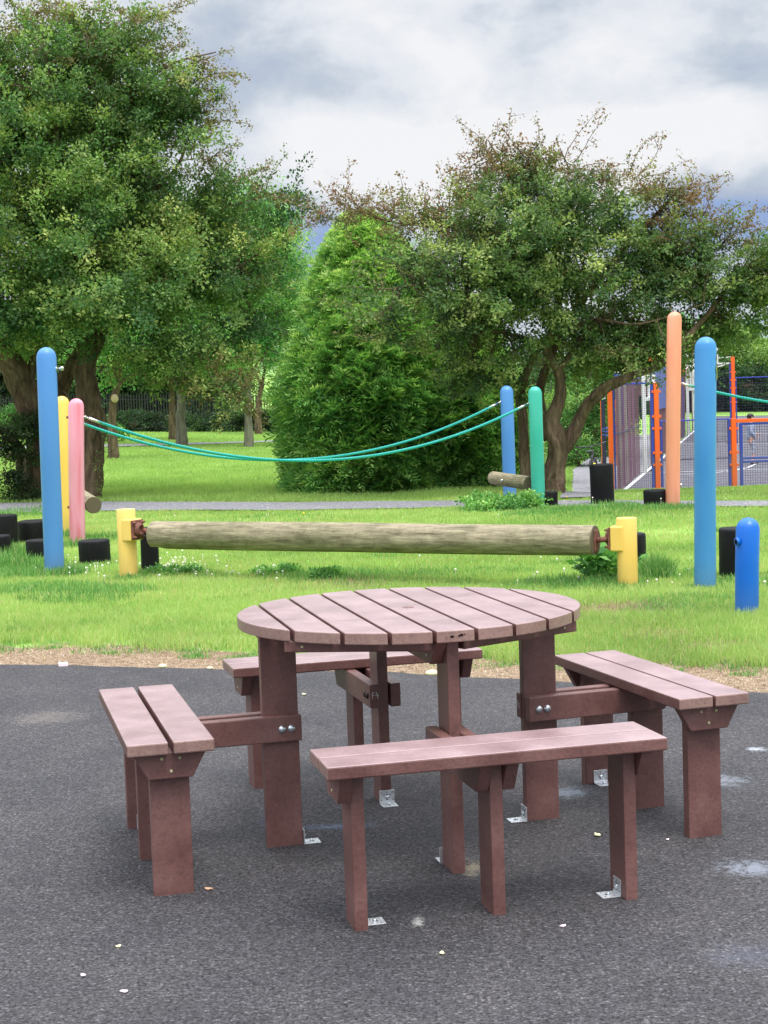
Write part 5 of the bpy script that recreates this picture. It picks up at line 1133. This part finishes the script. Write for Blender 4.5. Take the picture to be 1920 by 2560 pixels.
# dark belt of trees behind the railings
for i, (px, top, w_, h_) in enumerate([(-40, 780, 130, 190), (90, 800, 120, 170), (210, 820, 110, 170), (330, 860, 110, 150), (440, 880, 100, 140), (530, 890, 60, 110)]):
    bgtree(px, 1060, 93+i, 8, [(px, 1000), (px, 930)], [(px, top+h_*.75, w_, h_*.62), (px+30, top+h_*.35, w_*.9, h_*.4), (px-30, 1020, w_, 34)], ['leftmost dark tree behind the railings, seen past the left edge trunk', 'dark tree behind the railings seen between the hawthorn stems', 'dark tree behind the railings beyond the pink post', 'dark tree behind the railings above the start of the ropes', 'dark tree behind the railings left of the forked tree', 'dark tree behind the railings nearest the open field'][i], 40+i, mat=M_HEDGE, leaf=.2, den=1.0, bark=M_BARK, gap=.1, nleaf=34, ln=1.1, thick=.3, name='woodland_tree', grp='dark trees behind the railings')
# low hedge and shrubs on the left
for i, (px, py, rx, ry, Yd, mt, lb) in enumerate([(330, 1062, 70, 24, 84, M_HEDGE, 'low dark hedge shrub under the railings behind the nearest lawn tree'), (440, 1064, 80, 22, 84, M_HEDGE, 'low dark hedge shrub behind the pale forked trunk'), (560, 1062, 80, 22, 84, M_HEDGE, 'low dark hedge shrub left of the straight grey trunk'), (680, 1058, 90, 24, 84, M_HEDGE, 'low dark hedge shrub right of the straight grey trunk'),
                                                    (40, 1060, 60, 34, 70, M_BUSH, 'yellowish green shrub at the left edge behind the hawthorn stem'), (260, 1080, 30, 20, 62, M_BUSH, 'small bright shrub just right of the hawthorn right stem'), (150, 1010, 90, 60, 76, M_HEDGE, 'dark tall shrub seen between the two hawthorn stems'), (-60, 1000, 90, 80, 74, M_HEDGE, 'dark shrub at the far left beyond the hawthorn')]):
    w = W(px, py, Yd); t = Tree('shrub', (w[0], Yd, Z(w[0], Yd)), mt, M_BARK, .12, 60+i)
    a = px2m(rx, Yd); hh = w[2]-Z(w[0], Yd)+px2m(ry, Yd); t.limb([t.base, t.base+[0, 0, hh*.4]], [.05, .02], 6)
    t.blob((w[0], Yd, Z(w[0], Yd)+hh*.48), (a, .9, hh*.52), int(110*a), nleaf=40, ln=.4, thick=.16, shell=.5, red=.02); t.twigs(.2); t.build(lb, 'shrub', 'shrubs on the far side of the lawn')
# bushes behind the right hawthorn and beside the court path
for i, (px, py, rx, ry, Yd, mt, lb, lf) in enumerate([(1440, 1050, 90, 90, 44, M_BUSH, 'mid green bush behind the leaning limb of the right hawthorn', .09), (1480, 960, 80, 80, 50, M_BUSH, 'tall bush beside the court corner post', .09), (1340, 1060, 80, 110, 36, M_BUSH, 'bush seen between the stems of the right hawthorn', .07), (1250, 980, 90, 120, 38, M_HEDGE, 'dark bush filling the space behind the blue post', .08), (1270, 1130, 50, 90, 28.5, M_HAW2, 'small yellow green bush just behind the blue and green posts', .05), (1400, 930, 120, 90, 56, M_HEDGE, 'dark bush high behind the right hawthorn fork', .11), (1545, 940, 60, 60, 70, M_HEDGE, 'dark bush showing above the court corner', .12)]):
    w = W(px, py, Yd); zg = Z(w[0], Yd); t = Tree('bush', (w[0], Yd, zg), mt, M_BARK, lf, 80+i); a = px2m(rx, Yd); hh = w[2]-zg+px2m(ry, Yd)
    t.limb([t.base, t.base+[.1, 0, hh*.35], t.base+[.05, 0, hh*.7]], [.08, .06, .02], 8)
    t.blob((w[0], Yd, zg+hh*.5), (a, max(.8, a*.8), hh*.5), int(150*a*hh/2.2)+40, nleaf=40, ln=.45, thick=.14, shell=.5, red=.03, gap=.2); t.twigs(.3); t.build(lb, 'bush', 'bushes behind the right hawthorn')
# trees beyond the court
for i, (px, py, rx, ry, Yd, mt, lb) in enumerate([(1600, 930, 90, 90, 118, M_HEDGE, 'dark tree beyond the court behind the white goal uprights'), (1720, 950, 90, 90, 122, M_HEDGE, 'dark tree beyond the court behind the tall blue post'), (1800, 980, 70, 66, 124, M_HEDGE, 'dark hedge tree beyond the court below the backboard'), (1880, 990, 90, 54, 126, M_HEDGE, 'low dark hedge tree beyond the court above the child'), (1990, 980, 80, 66, 126, M_HEDGE, 'dark hedge tree beyond the court at the right edge'),
                                                    (1830, 910, 70, 56, 132, M_PALE, 'pale green tree beyond the court right of the backboard'), (1910, 910, 60, 40, 134, M_PALE, 'pale yellow green tree beyond the court at the right edge'), (1770, 880, 70, 60, 138, M_BGT, 'mid green tree beyond the court above the backboard'), (1680, 860, 80, 66, 136, M_BGT, 'mid green tree beyond the court behind the salmon post'), (1860, 850, 60, 30, 210, M_PALE, 'distant pale tree on the slope at upper right')]):
    w = W(px, py, Yd); zg = Z(w[0], Yd); t = Tree('court_tree', (w[0], Yd, zg), mt, M_BARK, .3 if Yd < 200 else .45, 100+i); a = px2m(rx, Yd); hh = w[2]-zg+px2m(ry, Yd)
    t.limb([t.base, t.base+[.1, 0, hh*.35], t.base+[.05, 0, hh*.7]], [.2, .15, .05], 8)
    t.blob((w[0], Yd, zg+hh*.54), (a, a*.8, hh*.5), int(26*a*hh/2)+80, nleaf=42, ln=1., thick=.35, shell=.5, red=.02, gap=.15); t.twigs(.2, .03); t.build(lb, 'tree', 'trees beyond the ball court')
# railings (dark steel palisade) along the edge of the field
M_RAIL, _, _ = mk('dark_railing', srgb(34, 36, 36), .5, .4)
rl = empty('railing_fence', (-12, 90, Z(-12, 90))); tag(rl, 'dark pointed steel railings along the edge of the far field', 'fence')
V, Fc = [], []; xs_ = np.arange(-26, -4.6, .155)
M2 = MB()
def railz(x): return Z(x, 90)
for x in xs_:
    zg = railz(x); k0 = len(V); w_ = .034
    for (dx, zz) in ((-w_, zg), (w_, zg), (w_, zg+1.95), (0, zg+2.1), (-w_, zg+1.95)): V.append((x+dx, 89.98, zz))
    for (dx, zz) in ((-w_, zg), (w_, zg), (w_, zg+1.95), (0, zg+2.1), (-w_, zg+1.95)): V.append((x+dx, 90.02, zz))
    Fc += [(k0, k0+1, k0+2, k0+3, k0+4), (k0+9, k0+8, k0+7, k0+6, k0+5)]+[(k0+i, k0+5+i, k0+5+(i+1) % 5, k0+(i+1) % 5) for i in range(5)]
me = bpy.data.meshes.new('palisade'); me.from_pydata(V, [], Fc); po = new_obj('palisade', me, M_RAIL, rl)
for zz in (.4, 1.7):
    mb = MB(); mb.tube([(x, 90.06, railz(x)+zz) for x in np.linspace(-26, -4.6, 12)], .03, 4); mb.build('rail', M_RAIL, rl)
for c in rl.children: c.location = -rl.location
# distant shed roof and pitch fence at upper right
dm = empty('distant_building', (A(1905, 815, 600).x, 600, Z(140, 600))); w = A(1905, 812, 600)
mb = MB(); mb.box((w.x+8, 600, w.z-4), (34, 20, 12), 0, .1, seg=1); o = mb.build('wall', mk('pale_cladding', srgb(176, 184, 196), .6)[0], dm); o.location = -dm.location
mb = MB(); mb.prism([(-17.5, 0), (17.5, 0), (0, 3)], -10.5, 10.5); mb.xf(TR(w.x+8, 600, w.z+2) @ Matrix.Rotation(PI/2, 4, 'X')); o = mb.build('roof', mk('pale_roof', srgb(190, 196, 206), .6)[0], dm); o.location = -dm.location
tag(dm, 'distant pale grey building on the slope at far upper right', 'building')

# ------------------------------------------------------------------ grass
def blades(name, x, y, h, w, var, red, mat, lean=.5, z=None, flat=1., kind='stuff', lab=None, cat=None, two=True):
    n = len(x); rng = np.random.default_rng(n); z = zt(x, y) if z is None else z
    a = rng.random(n)*2*PI; l = rng.random(n)**1.3*lean; az = rng.random(n)*2*PI
    tip = np.stack([x+np.cos(az)*h*l, y+np.sin(az)*h*l, z+flat*h*np.sqrt(np.maximum(1-l*l*.8, .05))], 1)
    mid = np.stack([x+np.cos(az)*h*l*.28, y+np.sin(az)*h*l*.28, z+flat*h*.55*np.sqrt(np.maximum(1-l*l*.3, .05))], 1)
    s = np.stack([np.cos(a), np.sin(a), 0*a], 1)*w[:, None]/2; b0 = np.stack([x, y, z-.005], 1)
    V = np.stack([b0-s, b0+s, mid+s*.8, tip, mid-s*.8], 1).reshape(-1, 3); I = np.arange(n*5).reshape(n, 5)
    me = bpy.data.meshes.new(name); me.vertices.add(len(V)); me.vertices.foreach_set('co', V.astype(np.float32).ravel())
    Lq = np.concatenate([I[:, [0, 1, 2, 4]].ravel().reshape(n, 4), I[:, [4, 2, 3]]], 1)      # quad + tri
    me.loops.add(n*7); me.loops.foreach_set('vertex_index', Lq.astype(np.int32).ravel())
    me.polygons.add(n*2); st = (np.arange(n)[:, None]*7+np.array([0, 4])).ravel(); me.polygons.foreach_set('loop_start', st.astype(np.int32)); me.update(calc_edges=True)
    for nm, at in (('var', var), ('red', red)):
        q = me.attributes.new(nm, 'FLOAT', 'FACE'); q.data.foreach_set('value', np.repeat(at, 2).astype(np.float32))
    o = new_obj(name, me, mat); return tag(o, lab, cat, None, kind)
def on_path(x, y):
    m = np.zeros(len(x), bool)
    xa_ = np.array([p[0] for p in nf_]); ya_ = np.array([p[1] for p in nf_]); yb_ = np.array([p[1] for p in fr_]); xb_ = np.array([p[0] for p in fr_])
    m |= (y > np.interp(x, xa_, ya_)+.02) & (y < np.interp(x, xb_, yb_)-.02)
    l = np.interp(y, [21.4, 24, 29, 34, 42, 53, 75], [2.4, 2.75, 3.5, 4.1, 5.1, 7.2, 11]); r = np.interp(y, [21.4, 24, 29, 34, 42, 55, 75], [3.05, 3.45, 4.4, 5.25, 7.4, 9.9, 14])
    m |= (y > 21.2) & (x > l) & (x < r)
    m |= (y > 31.4) & (x > r)
    m |= (y > np.interp(x, [-34, -13, -10.5, -3.5, 4], [47, 51.5, 54.4, 60.5, 66])) & (y < np.interp(x, [-34, -13, -10.5, -3.5, 4], [49.6, 54.2, 57, 63.2, 68.6]))
    return m
GR = np.random.default_rng(99)
def sample(n, y0, y1, pw):
    u = GR.random(n); y = (y0**(1-pw)+u*(y1**(1-pw)-y0**(1-pw)))**(1/(1-pw)); hw = .262*y+.9; return (GR.random(n)*2-1)*hw+.0*y, y
# near lawn
x, y = sample(620000, 7.0, 24.5, 1.15)
e = edge_y(x); dE = y-e; bare = fbm(x*1.1, y*1.1, 0, 41)
g1, g2 = G(1590, 1525), G(1480, 1530)
bp = np.exp(-(((x-g1.x)/.28)**2+((y-g1.y)/.32)**2))+.8*np.exp(-(((x-g2.x)/.25)**2+((y-g2.y)/.2)**2))
for (px, py, a_, b_) in ((1640, 1590, .25, .2), (1780, 1620, .2, .18), (880, 1462, .25, .3), (1690, 1330, .5, .5), (620, 1300, .3, .3)):
    q = G(px, py); bp = bp+.7*np.exp(-(((x-q.x)/a_)**2+((y-q.y)/b_)**2))
pk = sst(.62, 1.12, dE+.55*(bare-.5)*2+.5*(fbm(x*5, y*5, 0, 45)-.5)*2)*(1-.88*np.clip(bp, 0, 1)*(.6+.8*bare)); keep = (GR.random(len(x)) < pk) & ~on_path(x, y)
x, y, bare, bp = x[keep], y[keep], bare[keep], np.clip(bp[keep], 0, 1)
cl_ = fbm(x*2.2, y*2.2, 0, 51); cl2 = fbm(x*.7, y*.7, 0, 52)
h = (.03+.028*GR.random(len(x)))*(.65+1.0*cl_)*(1-.45*bp)*(.8+.5*sst(12, 10, y)); w_ = .0032*(.7+.6*GR.random(len(x)))*np.clip(y/8.5, 1, 2.4)
var = np.clip(.50+.45*(cl2-.5)*2*.8+.5*(cl_-.5)+GR.normal(0, .16, len(x)), 0, 1); red = np.clip((GR.random(len(x)) < .07+.35*bp+.25*np.clip(bare-.5, 0, 1))*.8+.25*np.clip(bare-.62, 0, 1)*2, 0, .9)
blades('lawn_grass', x, y, h, w_, var, red, M_GRS, .85)
# beyond the path
x, y = sample(360000, 22.6, 87, 1.25); keep = ~on_path(x, y); x, y = x[keep], y[keep]; cl_ = fbm(x*1.2, y*1.2, 0, 53)
blades('far_lawn_grass', x, y, (.05+.04*GR.random(len(x)))*(.7+.7*cl_), .009*np.clip(y/24, 1, 2.5), np.clip(.42+.5*(cl_-.5)+GR.normal(0, .15, len(x)), 0, 1), 0*x, M_GRS, .8)
# dry straw band along the tarmac
n = 60000; x = (GR.random(n)*2-1)*3.6; dE = GR.random(n)**.8*1.25-.02; e = edge_y(x); y = e+dE
wdt = np.interp(x, [-3, 0, 1.5], [.82, .62, 1.0]); keep = GR.random(n) < (1-sst(.62, 1.15, dE/wdt+1.0*(fbm(x*2.6, y*2.6, 0, 61)-.5))); x, y, dE = x[keep], y[keep], dE[keep]
blades('dry_grass', x, y, .016+.03*GR.random(len(x)), .0036*(.6+GR.random(len(x))), np.clip(.5+.9*(fbm(x*5, y*5, 0, 62)-.5)+GR.normal(0, .22, len(x)), 0, 1), (GR.random(len(x)) < .12)*.7, M_STRAW, 1.6, flat=.45)
sx_, sy_ = [], []
for (px, py, a_, b_, n_) in ((1590, 1525, .26, .26, 2600), (1480, 1530, .2, .14, 900), (1640, 1592, .16, .12, 600), (1560, 1565, .12, .1, 500), (1790, 1625, .22, .12, 800), (880, 1462, .2, .3, 900), (1700, 1440, .3, .3, 300), (1030, 1450, .3, .2, 300), (350, 1562, .2, .1, 300), (150, 1545, .3, .12, 300), (530, 1610, .4, .12, 700)):
    q = G(px, py); sx_.append(GR.normal(q.x, a_, n_)); sy_.append(GR.normal(q.y, b_, n_))
sx_, sy_ = np.concatenate(sx_), np.concatenate(sy_)
blades('dead_grass', sx_, sy_, .02+.03*GR.random(len(sx_)), .0042+0*sx_, np.clip(.3+GR.normal(0, .2, len(sx_)), 0, 1), (GR.random(len(sx_)) < .3)*.7, M_STRAW, 1.3, flat=1.)
# straw coloured soil under it
M_SOIL, nt, b = mk('dry_soil', rough=.95, spec=.1); q = noise(nt, 22, 6, rough=.7); r = ramp(nt, q.outputs[0], [(.3, srgb(92, 76, 64)), (.5, srgb(138, 118, 98)), (.7, srgb(172, 152, 130))]); L(nt, r.outputs[0], b.inputs['Base Color']); bump(nt, b, q.outputs[0], .8, .03)
xx = np.linspace(-6, 6, 500); lo = [(x_, float(edge_y(x_))-.25) for x_ in xx]; hi = [(x_, float(edge_y(x_))+float(np.interp(x_, [-3, 0, 1.5], [.62, .5, .75]))+.35*(float(fbm(x_*2.6, 3., 0, 63))-.5)+.12+.06*(float(vnoise(x_*12, 1., 0, 64))-.5)) for x_ in xx]
so_ = strip('verge_soil', lo, hi, M_SOIL, .004, 500); 
# long grass around posts, stumps and hollows
T = []
def tuft(px, py, n, hh, rad, dv=0., pyw=None):
    q = G(px, py); T.append((q.x, q.y, n, hh, rad, dv))
for px, py, n, hh, r in [(20, 1395, 1500, .20, .22), (-20, 1420, 1200, .22, .3), (100, 1412, 500, .13, .2), (60, 1440, 1800, .14, .45), (160, 1440, 500, .13, .14), (110, 1480, 1500, .11, .4), (190, 1500, 1200, .10, .35), (270, 1480, 900, .09, .3), (230, 1418, 260, .08, .2), (320, 1452, 300, .08, .16), (380, 1440, 260, .1, .16), (200, 1370, 600, .14, .25), (270, 1350, 500, .13, .3), (160, 1345, 400, .14, .2), (10, 1290, 500, .14, .5), (100, 1275, 500, .12, .5), (1640, 1446, 900, .26, .11), (1625, 1450, 500, .2, .12), (1550, 1462, 500, .14, .18), (1500, 1470, 900, .12, .3), (1430, 1460, 900, .11, .3), (1350, 1470, 600, .09, .35), (1680, 1445, 600, .12, .3), (1740, 1478, 300, .08, .1), (1790, 1478, 300, .08, .12), (1840, 1460, 500, .1, .2), (1910, 1470, 400, .1, .15), (1840, 1545, 200, .05, .1), (1900, 1545, 250, .06, .1), (1760, 1510, 1200, .09, .35), (1700, 1530, 900, .08, .3), (1520, 1275, 500, .14, .35), (1560, 1275, 300, .13, .2), (1640, 1278, 500, .12, .4), (1700, 1275, 500, .12, .3), (1400, 1280, 500, .12, .3), (1340, 1285, 500, .1, .3), (1450, 1285, 600, .1, .5), (1330, 1290, 400, .1, .3), (1700, 1420, 700, .08, .5), (840, 1445, 900, .1, .35), (760, 1440, 700, .08, .4), (980, 1452, 700, .07, .4), (1100, 1440, 800, .08, .5), (700, 1300, 700, .08, .8), (1500, 1300, 700, .08, .9)]:
    tuft(px, py, n, hh, r)
_rt = random.Random(5)
for _ in range(70): tuft(_rt.uniform(-60, 1980), _rt.uniform(1295, 1590), _rt.randint(60, 200), _rt.uniform(.05, .085), _rt.uniform(.06, .2))
for _ in range(150):
    x_ = _rt.uniform(-2.9, 2.9); y_ = float(edge_y(x_))+_rt.uniform(.38, 1.0)*float(np.interp(x_, [-3, 0, 1.5], [.95, .75, 1.15])); T.append((x_, y_, _rt.randint(25, 110), _rt.uniform(.03, .055), _rt.uniform(.04, .13), 0))
X_, Y_, H2, V2 = [], [], [], []
for (cx, cy, n, hh, r, dv) in T:
    a = GR.random(n)*2*PI; q = np.sqrt(GR.random(n))*r; X_.append(cx+q*np.cos(a)*1.3); Y_.append(cy+q*np.sin(a)); H2.append(hh*(.45+.65*GR.random(n))*(1-.35*q/r)); V2.append(np.clip(.42+GR.normal(0, .2, n)+GR.normal(0, .06), 0, 1))
X_, Y_, H2, V2 = map(np.concatenate, (X_, Y_, H2, V2))
blades('long_grass', X_, Y_, H2, .0048*np.clip(Y_/10, 1, 2), V2, (GR.random(len(X_)) < .05)*.7, M_LGRS, .75)
# broad leaved weeds
def weed(px, py, rx, n, leaf, mat, hh, label, seed, grp='leafy weeds in the lawn', Yo=0, name='weed'):
    q = G(px, py); t = Tree(name, (q.x, q.y, Z(q.x, q.y)), mat, M_BARK, leaf, seed); a = px2m(rx, q.y)
    t.wood.tube([(0, 0, -.02), (0, 0, hh*.5)], [.006, .003], 4)
    t.blob((q.x, q.y, t.base[2]+hh*.4), (a, max(.16, a*.5), hh*.55), n, nleaf=16, ln=(.1 if hh > .1 else .05), thick=(.05 if hh > .1 else .022), shell=.4, red=0., attach=False, var=-.05); t.build(label, 'weed', grp)
weed(1270, 1278, 90, 300, .05, M_WEED, .13, 'mound of dark nettles at the foot of the blue and green posts', 201, Yo=0)
weed(1200, 1275, 40, 120, .05, M_WEED, .12, 'small patch of weeds left of the blue post with a yellow flower', 202)
weed(1505, 1455, 34, 18, .10, M_WEED, .15, 'large leaved dock plant left of the right roller post', 203)
weed(1540, 1440, 26, 16, .07, M_WEED, .12, 'dark dock leaves tucked against the right roller post', 204)
weed(440, 1440, 80, 120, .03, M_WEED, .04, 'patch of white flowering clover right of the left roller post', 205)
weed(680, 1440, 80, 70, .03, M_WEED, .035, 'patch of clover below the middle of the log', 206)
weed(815, 1450, 40, 34, .04, M_WEED, .045, 'low broad leaved weeds in front of the log, right of the clover', 207)
# clover and daisy heads
M_CLV, _, _ = mk('clover_head', srgb(232, 226, 214), .7, .2); M_DND, _, _ = mk('dandelion_head', srgb(238, 204, 30), .7, .2)
def heads(name, lst, mat, r, lab):
    V, Fc = [], []
    for (px, py, sx, sy, n, hh) in lst:
        for _ in range(int(n*.6)):
            q = G(px+GR.normal(0, sx), py+GR.normal(0, sy)); z = Z(q.x, q.y)+hh*(.7+.5*GR.random()); rr = r*(.6+.6*GR.random()); k0 = len(V); m_ = 6
            V.append((q.x, q.y, z+rr))
            for ring, (rf, zf) in enumerate(((.8, .5), (1, -.1), (.5, -.8))):
                for i in range(m_): an = 2*PI*i/m_; V.append((q.x+rr*rf*math.cos(an), q.y+rr*rf*math.sin(an), z+rr*zf))
            for i in range(m_):
                j = (i+1) % m_; Fc.append((k0, k0+1+i, k0+1+j))
                for b0 in (0, m_): Fc.append((k0+1+b0+i, k0+1+b0+m_+i, k0+1+b0+m_+j, k0+1+b0+j))
            V += [(q.x-.0015, q.y, z-rr*.6), (q.x+.0015, q.y, z-rr*.6), (q.x+.0015, q.y, z-hh), (q.x-.0015, q.y, z-hh)]; k1 = len(V)-4; Fc.append((k1, k1+1, k1+2, k1+3))
    me = bpy.data.meshes.new(name); me.from_pydata(V, [], Fc); return tag(new_obj(name, me, mat), lab, 'flowers', None, 'stuff')
heads('clover_flowers', [(460, 1425, 45, 9, 75, .07), (440, 1440, 40, 6, 25, .06), (580, 1444, 40, 5, 20, .05), (690, 1438, 30, 8, 24, .06), (230, 1430, 30, 10, 26, .06), (180, 1440, 30, 6, 10, .07), (190, 1446, 60, 6, 12, .05), (1550, 1440, 200, 20, 40, .06), (1680, 1430, 60, 25, 26, .05), (1500, 1268, 90, 4, 12, .12), (640, 1290, 150, 20, 14, .05), (330, 1420, 160, 30, 20, .05), (1000, 1330, 300, 60, 22, .04), (700, 1140, 200, 25, 26, .06), (1890, 1460, 30, 20, 14, .06)], M_CLV, .0085, 'white clover and daisy heads dotted through the lawn')
heads('dandelion_flowers', [(1256, 1255, 5, 2, 4, .14), (600, 1292, 120, 10, 4, .06), (1430, 1262, 60, 4, 4, .1)], M_DND, .013, 'yellow dandelion heads in the lawn')
